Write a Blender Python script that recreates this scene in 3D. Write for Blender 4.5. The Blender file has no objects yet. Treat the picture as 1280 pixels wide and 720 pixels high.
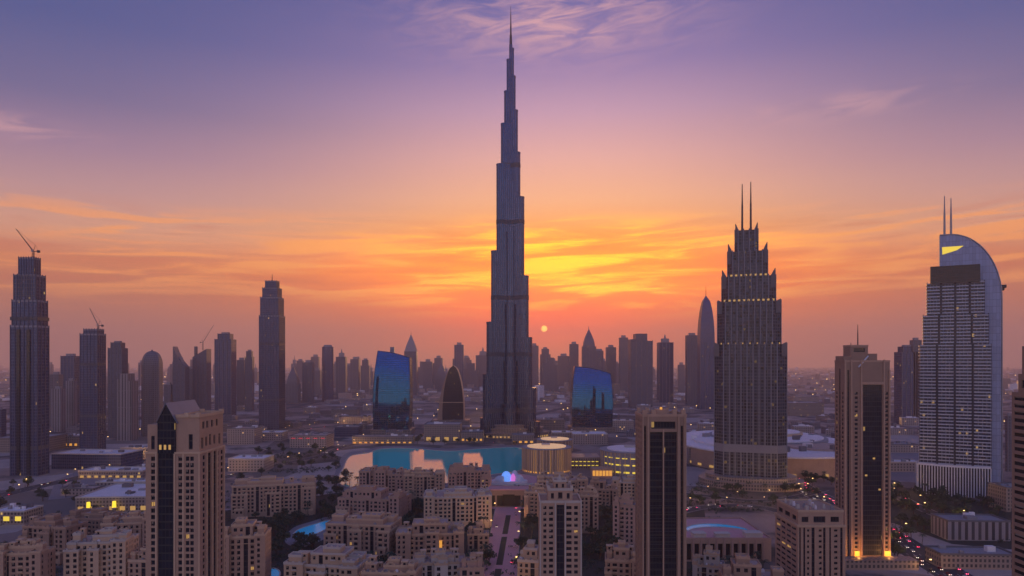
import bpy, bmesh, math, random
from mathutils import Vector, Matrix

R = math.radians
SC = bpy.context.scene
COL = SC.collection
RND = random.Random(7)

# ------------------------------------------------------------------ camera
CH = 143.0                      # eye height above the ground, metres
FPX = 853.333                   # focal length in pixels of the 1280 px wide photograph
HZ = 452.0                      # image row of the horizon
cam_d = bpy.data.cameras.new('camera')
cam_d.lens = 24.0
cam_d.sensor_width = 36.0
cam_d.shift_y = (HZ - 360.0) / 1280.0
cam_d.clip_start = 1.0
cam_d.clip_end = 80000.0
cam = bpy.data.objects.new('camera', cam_d)
cam.location = (0, 0, CH)
cam.rotation_euler = (R(90), 0, 0)
COL.objects.link(cam)
SC.camera = cam

# ------------------------------------------------------------------ sky, sun, exposure
SUN_AZ, SUN_EL = 2.7, 2.75      # degrees right of the view axis (+Y), above the horizon
SC.view_settings.view_transform = 'Standard'
SC.view_settings.look = 'None'
SC.view_settings.gamma = 1.0
SC.view_settings.use_curve_mapping = False
SC.view_settings.exposure = 0.0
SC.render.engine = 'CYCLES'
SC.cycles.use_denoising = True
SC.cycles.max_bounces = 5
SC.cycles.diffuse_bounces = 2
SC.cycles.glossy_bounces = 3
SC.cycles.transmission_bounces = 2
SC.cycles.volume_bounces = 1
SC.cycles.sample_clamp_indirect = 4.0
SC.cycles.sample_clamp_direct = 8.0


def lin(c):
    return tuple(((v / 255.0) / 12.92 if v / 255.0 <= 0.04045 else ((v / 255.0 + 0.055) / 1.055) ** 2.4) for v in c) + (1.0,)


world = bpy.data.worlds.new('World')
SC.world = world
world.use_nodes = True
wt = world.node_tree
wt.nodes.clear()


def nn(t, kind, **kw):
    n = t.nodes.new(kind)
    for k, v in kw.items():
        setattr(n, k, v)
    return n


def put(t, sock, v):
    if isinstance(v, bpy.types.NodeSocket):
        t.links.new(v, sock)
    else:
        sock.default_value = v


def M(t, op, a, b=0.0, c=0.0, clamp=False):
    n = t.nodes.new('ShaderNodeMath')
    n.operation = op
    n.use_clamp = clamp
    put(t, n.inputs[0], a)
    put(t, n.inputs[1], b)
    put(t, n.inputs[2], c)
    return n.outputs[0]


def mixc(t, f, a, b, mode='MIX'):
    n = t.nodes.new('ShaderNodeMix')
    n.data_type = 'RGBA'
    n.blend_type = mode
    put(t, n.inputs[0], f)
    put(t, n.inputs[6], a)
    put(t, n.inputs[7], b)
    return n.outputs[2]


def smooth(t, v, a, b):
    n = t.nodes.new('ShaderNodeMapRange')
    n.interpolation_type = 'SMOOTHSTEP'
    put(t, n.inputs[0], v)
    n.inputs[1].default_value = a
    n.inputs[2].default_value = b
    return n.outputs[0]


def gauss(t, v, c, s):
    q = M(t, 'DIVIDE', M(t, 'SUBTRACT', v, c), s)
    return M(t, 'EXPONENT', M(t, 'MULTIPLY', M(t, 'MULTIPLY', q, q), -1.0))


def ramp(t, fac, stops):
    n = t.nodes.new('ShaderNodeValToRGB')
    cr = n.color_ramp
    while len(cr.elements) < len(stops):
        cr.elements.new(0.5)
    for e, (p, c) in zip(cr.elements, stops):
        e.position = p
        e.color = c
    put(t, n.inputs[0], fac)
    return n.outputs[0]


def noise(t, vec, scale, detail=3.0, rough=0.55, dist=0.0):
    n = t.nodes.new('ShaderNodeTexNoise')
    n.inputs['Scale'].default_value = scale
    n.inputs['Detail'].default_value = detail
    n.inputs['Roughness'].default_value = rough
    n.inputs['Distortion'].default_value = dist
    put(t, n.inputs['Vector'], vec)
    return n.outputs[0]


def sky_nodes(t):
    tc = nn(t, 'ShaderNodeTexCoord')
    sp = nn(t, 'ShaderNodeSeparateXYZ')
    t.links.new(tc.outputs['Generated'], sp.inputs[0])
    x, y, z = sp.outputs
    el = M(t, 'MULTIPLY', M(t, 'ARCSINE', z), 57.29578)
    az = M(t, 'MULTIPLY', M(t, 'ARCTAN2', x, y), 57.29578)
    daz = M(t, 'SUBTRACT', az, SUN_AZ)
    p = lambda e: (e + 5.0) / 95.0
    f = M(t, 'DIVIDE', M(t, 'ADD', el, 5.0), 95.0)
    S = lambda rows, k=1.0: [(p(e), tuple(v * k for v in lin(c)[:3]) + (1.0,)) for e, c in rows]
    centre = ramp(t, f, S([(-5, (150, 80, 60)), (0, (186, 98, 70)), (2.2, (240, 98, 22)), (4.2, (255, 102, 0)), (6.5, (255, 120, 0)), (8.5, (255, 148, 20)),
                           (10.5, (255, 172, 72)), (13.3, (252, 182, 136)), (16.5, (230, 172, 162)), (20, (192, 152, 176)), (23.5, (142, 122, 170)), (28, (98, 98, 158)), (40, (58, 76, 138)), (90, (46, 64, 122))], 1.12))
    side = ramp(t, f, S([(-5, (120, 95, 105)), (0, (136, 110, 116)), (2.5, (160, 108, 98)), (5, (196, 116, 80)), (7.2, (218, 128, 84)), (9.4, (222, 164, 138)),
                         (12, (190, 150, 156)), (15, (150, 126, 158)), (18.3, (98, 102, 150)), (23, (60, 86, 146)), (40, (48, 72, 136)), (90, (46, 64, 122))], 1.0))
    back = ramp(t, f, S([(-5, (120, 100, 100)), (0, (222, 184, 164)), (5, (216, 186, 172)), (12, (176, 170, 180)), (22, (104, 128, 186)), (45, (84, 106, 168)), (90, (78, 94, 150))]))
    w = gauss(t, daz, 2.0, 22.0)
    col = mixc(t, w, side, centre)
    # golden glow spread along the cloud deck over the sun
    g1 = M(t, 'MULTIPLY', gauss(t, daz, 1.0, 15.0), gauss(t, el, 7.2, 2.8))
    col = mixc(t, M(t, 'MULTIPLY', g1, 0.95), col, (2.7, 0.56, 0.0, 1.0))
    # red flush round the sun
    g2 = M(t, 'MULTIPLY', gauss(t, daz, 0.0, 9.0), gauss(t, el, 3.0, 2.2))
    col = mixc(t, M(t, 'MULTIPLY', g2, 0.9), col, (2.0, 0.11, 0.0, 1.0))
    # cloud coordinates: bearing, elevation stretched into long streaks
    cv = nn(t, 'ShaderNodeCombineXYZ')
    put(t, cv.inputs[0], M(t, 'MULTIPLY', az, 0.055))
    put(t, cv.inputs[1], M(t, 'MULTIPLY', M(t, 'SUBTRACT', el, M(t, 'MULTIPLY', daz, 0.03)), 0.62))
    n1 = noise(t, cv.outputs[0], 1.6, 5.0, 0.55, 0.6)
    band = M(t, 'MULTIPLY', smooth(t, el, 3.2, 6.4), M(t, 'SUBTRACT', 1.0, smooth(t, el, 9.5, 12.5)))
    streak = M(t, 'MULTIPLY', smooth(t, n1, 0.46, 0.62), band)
    cloud_col = mixc(t, gauss(t, daz, 2.0, 13.0), (1.15, 0.40, 0.09, 1.0), (3.2, 1.3, 0.0, 1.0))
    col = mixc(t, M(t, 'MULTIPLY', streak, 0.72), col, cloud_col)
    # dusky gaps between the streaks
    gap = M(t, 'MULTIPLY', smooth(t, M(t, 'SUBTRACT', 1.0, n1), 0.5, 0.68), band)
    col = mixc(t, M(t, 'MULTIPLY', gap, 0.32), col, lin((206, 96, 62)))
    # thin high wisps
    cw = nn(t, 'ShaderNodeCombineXYZ')
    put(t, cw.inputs[0], M(t, 'ADD', M(t, 'MULTIPLY', az, 0.16), 3.7))
    put(t, cw.inputs[1], M(t, 'SUBTRACT', M(t, 'MULTIPLY', el, 0.75), M(t, 'MULTIPLY', az, 0.08)))
    n2 = noise(t, cw.outputs[0], 1.2, 6.0, 0.6, 1.0)
    m1 = M(t, 'MULTIPLY', gauss(t, az, 3.5, 9.5), gauss(t, el, 26.6, 2.4))
    m2 = M(t, 'MULTIPLY', gauss(t, az, 25.0, 6.0), gauss(t, el, 18.6, 0.8))
    m3 = M(t, 'MULTIPLY', gauss(t, az, -37.0, 4.0), gauss(t, el, 15.6, 0.7))
    mm = M(t, 'ADD', m1, M(t, 'ADD', M(t, 'MULTIPLY', m2, 0.6), M(t, 'MULTIPLY', m3, 0.6)))
    wisp = M(t, 'MULTIPLY', smooth(t, n2, 0.36, 0.66), mm, clamp=True)
    col = mixc(t, M(t, 'MULTIPLY', wisp, 0.7), col, lin((240, 180, 178)))
    # the sky behind the viewer
    wb = smooth(t, M(t, 'ABSOLUTE', daz), 75.0, 125.0)
    back = mixc(t, 1.0, back, (BACK_GAIN, BACK_GAIN, BACK_GAIN, 1.0), 'MULTIPLY')
    col = mixc(t, wb, col, back)
    # the sun's disc
    sd = nn(t, 'ShaderNodeVectorMath', operation='DOT_PRODUCT')
    t.links.new(tc.outputs['Generated'], sd.inputs[0])
    sd.inputs[1].default_value = (math.sin(R(SUN_AZ)) * math.cos(R(SUN_EL)), math.cos(R(SUN_AZ)) * math.cos(R(SUN_EL)), math.sin(R(SUN_EL)))
    disc = smooth(t, sd.outputs['Value'], math.cos(R(0.31)), math.cos(R(0.14)))
    col = mixc(t, disc, col, (5.0, 2.4, 0.35, 1.0))
    bg = nn(t, 'ShaderNodeBackground')
    t.links.new(col, bg.inputs[0])
    bg.inputs[1].default_value = 1.0
    # the physical sky of the same sun adds the bluish dome light
    st = nn(t, 'ShaderNodeTexSky', sky_type='NISHITA', sun_disc=False)
    st.sun_elevation = R(SUN_EL)
    st.sun_rotation = R(SUN_AZ)
    bg2 = nn(t, 'ShaderNodeBackground')
    t.links.new(st.outputs[0], bg2.inputs[0])
    bg2.inputs[1].default_value = 0.006
    add = nn(t, 'ShaderNodeAddShader')
    t.links.new(bg.outputs[0], add.inputs[0])
    t.links.new(bg2.outputs[0], add.inputs[1])
    out = nn(t, 'ShaderNodeOutputWorld')
    t.links.new(add.outputs[0], out.inputs[0])


BACK_GAIN = 1.5
sky_nodes(wt)

sun_d = bpy.data.lights.new('sun', 'SUN')
sun_d.energy = 3.0
sun_d.angle = R(0.5)
sun_d.color = (1.0, 0.50, 0.20)
sun = bpy.data.objects.new('sun', sun_d)
sun.rotation_euler = (R(90 - SUN_EL), 0, R(180 - SUN_AZ))
COL.objects.link(sun)

HAZE_DENSITY = 0.98e-4
HAZE_COLOR = (0.94, 0.73, 0.68, 1.0)

# ------------------------------------------------------------------ placing: measured bearings turned into metres
def PX(px, d):
    return (px - 640.0) * d / FPX


def PZ(py, d):
    return CH - (py - HZ) * d / FPX


def PD(py):
    return FPX * CH / (py - HZ)


def GP(px, py):
    d = PD(py)
    return (PX(px, d), d)


# ------------------------------------------------------------------ materials
MAT = {}


def bsdf(t):
    out = nn(t, 'ShaderNodeOutputMaterial')
    b = nn(t, 'ShaderNodeBsdfPrincipled')
    t.links.new(b.outputs[0], out.inputs[0])
    return b


def newmat(name):
    m = bpy.data.materials.new(name)
    m.use_nodes = True
    m.node_tree.nodes.clear()
    MAT[name] = m
    return m, m.node_tree


def solid(name, c, rough=0.7, metal=0.0, var=0.18, scale=0.15, emit=None, estr=0.0, spec=0.4):
    m, t = newmat(name)
    b = bsdf(t)
    tc = nn(t, 'ShaderNodeTexCoord')
    n1 = noise(t, tc.outputs['Object'], scale, 4.0, 0.6)
    n2 = noise(t, tc.outputs['Object'], scale * 9.0, 3.0, 0.6)
    v = M(t, 'ADD', M(t, 'MULTIPLY', n1, 0.65), M(t, 'MULTIPLY', n2, 0.35))
    oi = nn(t, 'ShaderNodeObjectInfo')
    k = M(t, 'ADD', 1.0 - var, M(t, 'MULTIPLY', v, 2.0 * var))
    k = M(t, 'MULTIPLY', k, M(t, 'ADD', 0.94, M(t, 'MULTIPLY', oi.outputs['Random'], 0.12)))
    cc = nn(t, 'ShaderNodeCombineXYZ')
    for i in range(3):
        put(t, cc.inputs[i], k)
    col = mixc(t, 1.0, (c[0], c[1], c[2], 1.0), cc.outputs[0], 'MULTIPLY')
    t.links.new(col, b.inputs['Base Color'])
    put(t, b.inputs['Roughness'], M(t, 'ADD', rough - 0.06, M(t, 'MULTIPLY', n2, 0.12)))
    b.inputs['Metallic'].default_value = metal
    b.inputs['Specular IOR Level'].default_value = spec
    if emit:
        b.inputs['Emission Color'].default_value = (emit[0], emit[1], emit[2], 1.0)
        b.inputs['Emission Strength'].default_value = estr
    return m


def facade(name, glass, frame, bay=1.5, floor=3.6, mu=0.18, mv=0.25, rough=0.15, metal=0.6, lit=0.0, lcol=(1.0, 0.6, 0.2), lstr=1.2, frough=0.55, rib=0.0, ribw=0.16, wob=0.02, spread=0.6):
    """A curtain wall: glass cells between mullions and spandrels, in metres of the UV map."""
    m, t = newmat(name)
    b = bsdf(t)
    uv = nn(t, 'ShaderNodeUVMap')
    sp = nn(t, 'ShaderNodeSeparateXYZ')
    t.links.new(uv.outputs[0], sp.inputs[0])
    cu = M(t, 'DIVIDE', sp.outputs[0], bay)
    cv = M(t, 'DIVIDE', sp.outputs[1], floor)
    fu, fv = M(t, 'FRACT', cu), M(t, 'FRACT', cv)
    mask = M(t, 'MAXIMUM', M(t, 'LESS_THAN', fu, mu), M(t, 'LESS_THAN', fv, mv))
    if rib:
        mask = M(t, 'MAXIMUM', mask, M(t, 'LESS_THAN', M(t, 'FRACT', M(t, 'DIVIDE', sp.outputs[0], rib)), ribw))
    cell = nn(t, 'ShaderNodeCombineXYZ')
    put(t, cell.inputs[0], M(t, 'FLOOR', cu))
    put(t, cell.inputs[1], M(t, 'FLOOR', cv))
    oi = nn(t, 'ShaderNodeObjectInfo')
    put(t, cell.inputs[2], M(t, 'MULTIPLY', oi.outputs['Random'], 77.0))
    wn = nn(t, 'ShaderNodeTexWhiteNoise', noise_dimensions='3D')
    t.links.new(cell.outputs[0], wn.inputs['Vector'])
    rv = wn.outputs['Value']
    k = M(t, 'ADD', 1.0 - spread / 2, M(t, 'MULTIPLY', rv, spread))
    kk = nn(t, 'ShaderNodeCombineXYZ')
    for i in range(3):
        put(t, kk.inputs[i], k)
    g = mixc(t, 1.0, tuple(glass) + (1.0,), kk.outputs[0], 'MULTIPLY')
    tc = nn(t, 'ShaderNodeTexCoord')
    big = noise(t, tc.outputs['Object'], 0.02, 4.0, 0.6)
    fr = mixc(t, M(t, 'MULTIPLY', big, 0.5), tuple(frame) + (1.0,), tuple(c * 0.6 for c in frame) + (1.0,))
    t.links.new(mixc(t, mask, g, fr), b.inputs['Base Color'])
    put(t, b.inputs['Metallic'], M(t, 'MULTIPLY', M(t, 'SUBTRACT', 1.0, mask), metal))
    put(t, b.inputs['Roughness'], M(t, 'ADD', rough, M(t, 'MULTIPLY', mask, frough - rough)))
    if lit:
        on = M(t, 'MULTIPLY', M(t, 'LESS_THAN', rv, lit), M(t, 'SUBTRACT', 1.0, mask))
        b.inputs['Emission Color'].default_value = tuple(lcol) + (1.0,)
        put(t, b.inputs['Emission Strength'], M(t, 'MULTIPLY', on, lstr))
    if wob:
        bp = nn(t, 'ShaderNodeBump')
        bp.inputs['Strength'].default_value = wob
        bp.inputs['Distance'].default_value = 1.0
        t.links.new(noise(t, tc.outputs['Object'], 0.12, 2.0), bp.inputs['Height'])
        t.links.new(bp.outputs[0], b.inputs['Normal'])
    return m


solid('blind', (0.30, 0.25, 0.21), 0.8)
solid('tan_stone', (0.47, 0.29, 0.20), 0.8, var=0.28)
solid('pink_stone', (0.50, 0.295, 0.225), 0.8, var=0.28)
solid('sand_stone', (0.60, 0.40, 0.26), 0.8, var=0.25)
solid('brown_stone', (0.34, 0.21, 0.15), 0.8, var=0.28)
solid('pale_stone', (0.56, 0.46, 0.39), 0.75)
solid('roof_clay', (0.50, 0.34, 0.28), 0.85, var=0.3, scale=0.3)
solid('roof_grey', (0.30, 0.27, 0.28), 0.85, var=0.3, scale=0.2)
solid('emissive_roof', (0.7, 0.5, 0.3), 0.5, emit=(1.0, 0.58, 0.26), estr=0.45)  # orange-cream brightness put into the roof disc as emission
solid('white_roof', (0.78, 0.70, 0.70), 0.6, var=0.25, scale=0.08)
solid('dark_metal', (0.05, 0.05, 0.065), 0.45, 0.4)
solid('steel', (0.30, 0.30, 0.35), 0.4, 0.6)
solid('slate_roof', (0.20, 0.20, 0.25), 0.5)
solid('white_panel', (0.62, 0.60, 0.64), 0.5, var=0.1)
solid('balcony_white', (0.44, 0.45, 0.52), 0.5, var=0.15)
solid('blue_panel', (0.40, 0.45, 0.62), 0.4, 0.1, var=0.1)
solid('concrete', (0.17, 0.15, 0.155), 0.85, var=0.25)
solid('dark_glass', (0.012, 0.016, 0.024), 0.08, 0.0, var=0.5, scale=0.6, spec=0.5)
solid('lit_glass', (0.3, 0.2, 0.08), 0.3, emit=(1.0, 0.56, 0.16), estr=0.42)
solid('yellow_light', (0.6, 0.5, 0.1), 0.4, emit=(1.0, 0.70, 0.06), estr=0.8)
solid('amber_light', (0.6, 0.4, 0.1), 0.4, emit=(1.0, 0.42, 0.06), estr=0.7)
solid('lamp_glow', (0.8, 0.6, 0.3), 0.4, emit=(1.0, 0.60, 0.20), estr=5.0)
solid('tail_red', (0.4, 0.02, 0.03), 0.4, emit=(1.0, 0.05, 0.14), estr=9.0)
solid('red_strip', (0.4, 0.03, 0.05), 0.4, emit=(1.0, 0.06, 0.10), estr=0.5)
solid('head_white', (0.7, 0.7, 0.65), 0.4, emit=(1.0, 0.86, 0.65), estr=5.0)
solid('blue_light', (0.2, 0.3, 0.8), 0.4, emit=(0.16, 0.42, 1.0), estr=0.7)
solid('magenta_light', (0.7, 0.2, 0.6), 0.4, emit=(0.95, 0.25, 0.75), estr=0.55)
solid('bark', (0.09, 0.06, 0.045), 0.9)
solid('leaf_dark', (0.035, 0.055, 0.032), 0.7, var=0.5, scale=0.5)
solid('leaf_mid', (0.052, 0.072, 0.036), 0.7, var=0.5, scale=0.5)
solid('palm_leaf', (0.045, 0.065, 0.036), 0.65, var=0.4, scale=0.5)
solid('asphalt', (0.055, 0.052, 0.058), 0.85, var=0.25, scale=0.08)
solid('kerb', (0.34, 0.31, 0.31), 0.85)
solid('road_paint', (0.7, 0.68, 0.66), 0.6)
solid('pale_rib', (0.22, 0.21, 0.24), 0.7)
solid('navy_fin', (0.075, 0.08, 0.13), 0.5, 0.2)
solid('flood_amber', (0.6, 0.4, 0.1), 0.4, emit=(1.0, 0.36, 0.03), estr=1.6)
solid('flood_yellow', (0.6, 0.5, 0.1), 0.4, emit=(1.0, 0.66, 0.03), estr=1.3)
solid('pink_paving', (0.64, 0.31, 0.30), 0.8, var=0.2, scale=0.2)
solid('grey_paving', (0.24, 0.21, 0.22), 0.8, var=0.3, scale=0.06)
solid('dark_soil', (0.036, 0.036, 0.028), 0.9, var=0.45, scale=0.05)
solid('rubber', (0.02, 0.02, 0.02), 0.8)
for nme, c in (('car_white', (0.75, 0.75, 0.76)), ('car_black', (0.02, 0.02, 0.024)), ('car_red', (0.35, 0.03, 0.03)), ('car_silver', (0.4, 0.41, 0.44))):
    solid(nme, c, 0.25, 0.1, var=0.03, spec=0.6)

facade('tower_skin', (0.06, 0.09, 0.185), (0.095, 0.09, 0.11), bay=4.2, floor=11.1, mu=0.26, mv=0.05, rough=0.2, metal=0.9, rib=12.6, ribw=0.07, spread=0.30, frough=0.35)
facade('tower_band', (0.05, 0.05, 0.07), (0.10, 0.085, 0.10), bay=1.8, floor=8, mu=0.4, mv=0.1, rough=0.4, metal=0.3)
facade('blue_mirror', (0.014, 0.135, 0.33), (0.008, 0.026, 0.055), bay=4.8, floor=4.2, mu=0.09, mv=0.2, rough=0.05, metal=0.96, wob=0.02, spread=0.35)
facade('night_glass', (0.016, 0.02, 0.034), (0.022, 0.02, 0.024), bay=1.6, floor=3.5, mu=0.12, mv=0.18, rough=0.10, metal=0.03, lit=0.004, lstr=0.3)
facade('navy_glass', (0.05, 0.075, 0.18), (0.075, 0.08, 0.13), bay=2.6, floor=4.0, mu=0.22, mv=0.22, rough=0.2, metal=0.6, lit=0.003, lstr=0.4)
facade('grey_glass', (0.085, 0.09, 0.14), (0.14, 0.13, 0.165), bay=3.4, floor=4.0, mu=0.36, mv=0.24, rough=0.3, metal=0.4, lit=0.003, lstr=0.4)
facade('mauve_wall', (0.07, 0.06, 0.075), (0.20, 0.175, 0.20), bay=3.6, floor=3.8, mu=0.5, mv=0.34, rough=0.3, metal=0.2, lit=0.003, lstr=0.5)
facade('ribbed_wall', (0.07, 0.06, 0.07), (0.34, 0.28, 0.285), bay=5.2, floor=30.0, mu=0.55, mv=0.02, rough=0.3, metal=0.2)
facade('brown_wall', (0.05, 0.045, 0.05), (0.34, 0.25, 0.21), bay=3.0, floor=3.6, mu=0.48, mv=0.42, rough=0.3, metal=0.1, lit=0.015, lstr=0.6)
facade('sprawl_wall', (0.05, 0.045, 0.05), (0.40, 0.30, 0.27), bay=4.0, floor=3.6, mu=0.55, mv=0.45, rough=0.4, metal=0.0, lit=0.03, lcol=(1.0, 0.55, 0.2), lstr=0.9)
facade('hotel_grid', (0.035, 0.045, 0.075), (0.09, 0.088, 0.105), bay=3.6, floor=3.7, mu=0.26, mv=0.28, rough=0.18, metal=0.3, lit=0.02, lcol=(1.0, 0.62, 0.25), lstr=0.08, spread=1.6)  # wide spread paints glints into the glass cell colour
facade('sail_panel', (0.30, 0.34, 0.50), (0.15, 0.17, 0.25), bay=3.0, floor=7.2, mu=0.05, mv=0.035, rough=0.4, metal=0.1, spread=0.22)
facade('drum_wall', (0.30, 0.18, 0.10), (0.46, 0.28, 0.19), bay=3.2, floor=40.0, mu=0.45, mv=0.05, rough=0.5, metal=0.0, lit=0.8, lcol=(1.0, 0.45, 0.12), lstr=0.16)  # amber uplight glow put into the wall cells as emission
facade('balcony_glass', (0.04, 0.055, 0.10), (0.12, 0.14, 0.20), bay=2.2, floor=3.6, mu=0.12, mv=0.10, rough=0.15, metal=0.3, lit=0.006, lstr=0.4)


def water_mat(name, base, rough, bump, scale, lamp=0.0):        # lamp: emission added to brighten the pool's blue
    m, t = newmat(name)
    b = bsdf(t)
    b.inputs['Base Color'].default_value = base
    b.inputs['Roughness'].default_value = rough
    b.inputs['Emission Color'].default_value = base
    b.inputs['Emission Strength'].default_value = lamp
    b.inputs['IOR'].default_value = 1.33
    b.inputs['Specular IOR Level'].default_value = 0.5
    tc = nn(t, 'ShaderNodeTexCoord')
    bp = nn(t, 'ShaderNodeBump')
    bp.inputs['Strength'].default_value = bump
    bp.inputs['Distance'].default_value = 0.3
    t.links.new(noise(t, tc.outputs['Object'], scale, 3.0), bp.inputs['Height'])
    t.links.new(bp.outputs[0], b.inputs['Normal'])
    return m


water_mat('lake_water', (0.0, 0.62, 0.52, 1), 0.04, 0.16, 0.2)
water_mat('pool_water', (0.01, 0.40, 0.72, 1), 0.25, 0.3, 0.6, 0.14)


def ground_mat():
    m, t = newmat('city_ground')
    b = bsdf(t)
    tc = nn(t, 'ShaderNodeTexCoord')
    P = tc.outputs['Object']
    a = noise(t, P, 0.0022, 6.0, 0.62)
    c = noise(t, P, 0.014, 5.0, 0.6)
    vo = nn(t, 'ShaderNodeTexVoronoi', feature='F1')
    vo.inputs['Scale'].default_value = 0.009
    t.links.new(P, vo.inputs['Vector'])
    sp = nn(t, 'ShaderNodeSeparateXYZ')
    t.links.new(vo.outputs['Color'], sp.inputs[0])
    col = mixc(t, smooth(t, a, 0.35, 0.65), (0.19, 0.14, 0.125, 1), (0.46, 0.33, 0.275, 1))
    col = mixc(t, smooth(t, c, 0.45, 0.62), col, (0.085, 0.072, 0.072, 1))
    col = mixc(t, M(t, 'MULTIPLY', M(t, 'GREATER_THAN', sp.outputs[0], 0.72), 0.6), col, (0.52, 0.42, 0.38, 1))
    col = mixc(t, M(t, 'MULTIPLY', M(t, 'LESS_THAN', sp.outputs[1], 0.25), 0.6), col, (0.05, 0.052, 0.045, 1))
    t.links.new(col, b.inputs['Base Color'])
    b.inputs['Roughness'].default_value = 0.9
    b.inputs['Specular IOR Level'].default_value = 0.15
    return m


ground_mat()


# ------------------------------------------------------------------ mesh helpers
class MB:
    """Collects faces with UVs in metres; build() links them as one mesh object."""

    def __init__(self):
        self.v, self.f, self.uv, self.mi, self.sm = [], [], [], [], []

    def face(self, pts, uv=None, mi=0, smooth=False):
        n = len(self.v)
        self.v.extend([tuple(p) for p in pts])
        self.f.append(tuple(range(n, n + len(pts))))
        self.uv.append(uv if uv else [(p[0], p[1]) for p in pts])
        self.mi.append(mi)
        self.sm.append(smooth)

    def prism(self, poly, z0, z1, top=True, bottom=False, mi=0, tmi=None, smooth=False, scale=1.0, centre=(0, 0)):
        """Upright prism over a counter-clockwise outline; scale shrinks the top about centre."""
        u = 0.0
        n = len(poly)
        tp = [(centre[0] + (p[0] - centre[0]) * scale, centre[1] + (p[1] - centre[1]) * scale) for p in poly]
        for i in range(n):
            a, b_ = poly[i], poly[(i + 1) % n]
            c, d = tp[(i + 1) % n], tp[i]
            L = math.hypot(b_[0] - a[0], b_[1] - a[1])
            self.face([(a[0], a[1], z0), (b_[0], b_[1], z0), (c[0], c[1], z1), (d[0], d[1], z1)],
                      [(u, z0), (u + L, z0), (u + L, z1), (u, z1)], mi, smooth)
            u += L
        if top:
            self.face([(p[0], p[1], z1) for p in tp], None, mi if tmi is None else tmi)
        if bottom:
            self.face([(p[0], p[1], z0) for p in reversed(poly)], None, mi)

    def box(self, x0, x1, y0, y1, z0, z1, mi=0, bottom=True, tmi=None):
        self.prism([(x0, y0), (x1, y0), (x1, y1), (x0, y1)], z0, z1, True, bottom, mi, tmi)

    def rotbox(self, cx, cy, w, d, z0, z1, ang, mi=0):
        c, s = math.cos(ang), math.sin(ang)
        P = [(cx + x * c - y * s, cy + x * s + y * c) for x, y in ((-w / 2, -d / 2), (w / 2, -d / 2), (w / 2, d / 2), (-w / 2, d / 2))]
        self.prism(P, z0, z1, True, True, mi)

    def tube(self, p, q, r0, r1=None, n=6, mi=0, cap=True):
        r1 = r0 if r1 is None else r1
        p, q = Vector(p), Vector(q)
        ax = (q - p)
        L = ax.length
        ax.normalize()
        s = Vector((1, 0, 0)) if abs(ax.x) < 0.8 else Vector((0, 1, 0))
        a = ax.cross(s).normalized()
        b_ = ax.cross(a)
        ring = lambda c, r: [c + (a * math.cos(t) + b_ * math.sin(t)) * r for t in [2 * math.pi * i / n for i in range(n)]]
        A, B_ = ring(p, r0), ring(q, r1)
        for i in range(n):
            j = (i + 1) % n
            self.face([A[j], A[i], B_[i], B_[j]], [(j, 0), (i, 0), (i, L), (j, L)], mi, True)
        if cap:
            self.face(B_[::-1], None, mi)
            self.face(A, None, mi)

    def build(self, name, mats, parent=None):
        me = self.mesh(name, mats)
        return link(name, me, parent)

    def mesh(self, name, mats):
        me = bpy.data.meshes.new(name)
        me.from_pydata(self.v, [], self.f)
        if not isinstance(mats, (list, tuple)):
            mats = [mats]
        for m in mats:
            me.materials.append(MAT[m])
        ul = me.uv_layers.new(name='UVMap')
        flat = [c for f in self.uv for p in f for c in p]
        ul.data.foreach_set('uv', flat)
        me.polygons.foreach_set('material_index', self.mi)
        me.polygons.foreach_set('use_smooth', self.sm)
        me.update()
        return me


def link(name, data, parent=None, loc=None, rz=None):
    o = bpy.data.objects.new(name, data)
    COL.objects.link(o)
    if parent is not None:
        o.parent = parent
    if loc is not None:
        o.location = loc
    if rz is not None:
        o.rotation_euler = (0, 0, rz)
    return o


def tag(o, label=None, cat=None, group=None, kind=None):
    for k, v in (('label', label), ('category', cat), ('group', group), ('kind', kind)):
        if v:
            o[k] = v
    return o


def thing(name, label, cat, loc=(0, 0, 0), rz=0.0, group=None):
    return tag(link(name, None, None, loc, rz), label, cat, group)


def struct(name, mb, mat, kind='structure'):
    return tag(mb.build(name, mat), kind=kind)


def copy_thing(o, loc, rz=0.0, label=None):
    """A copy of a thing with copies of its parts and their sub-parts (mesh data shared)."""
    c = o.copy()
    COL.objects.link(c)
    c.location = loc
    c.rotation_euler = (0, 0, rz)
    if label:
        c['label'] = label
    for ch in KIDS.get(o.name, ()):
        p = ch.copy()
        COL.objects.link(p)
        p.parent = c
    return c


KIDS = {}


def keep_kids(o):
    KIDS[o.name] = [x for x in COL.objects if x.parent == o]
    return o


def rect(w, d, cx=0.0, cy=0.0):
    """A w by d outline whose front edge (towards the viewer) lies at cy."""
    return [(cx - w / 2, cy), (cx + w / 2, cy), (cx + w / 2, cy + d), (cx - w / 2, cy + d)]


def chamfer(w, d, c, cx=0.0, cy=0.0):
    x0, x1, y0, y1 = cx - w / 2, cx + w / 2, cy, cy + d
    return [(x0 + c, y0), (x1 - c, y0), (x1, y0 + c), (x1, y1 - c), (x1 - c, y1), (x0 + c, y1), (x0, y1 - c), (x0, y0 + c)]


def ellipse(a, b, n=40, cx=0.0, cy=0.0):
    return [(cx + a * math.cos(2 * math.pi * i / n), cy + b * math.sin(2 * math.pi * i / n)) for i in range(n)]


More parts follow.
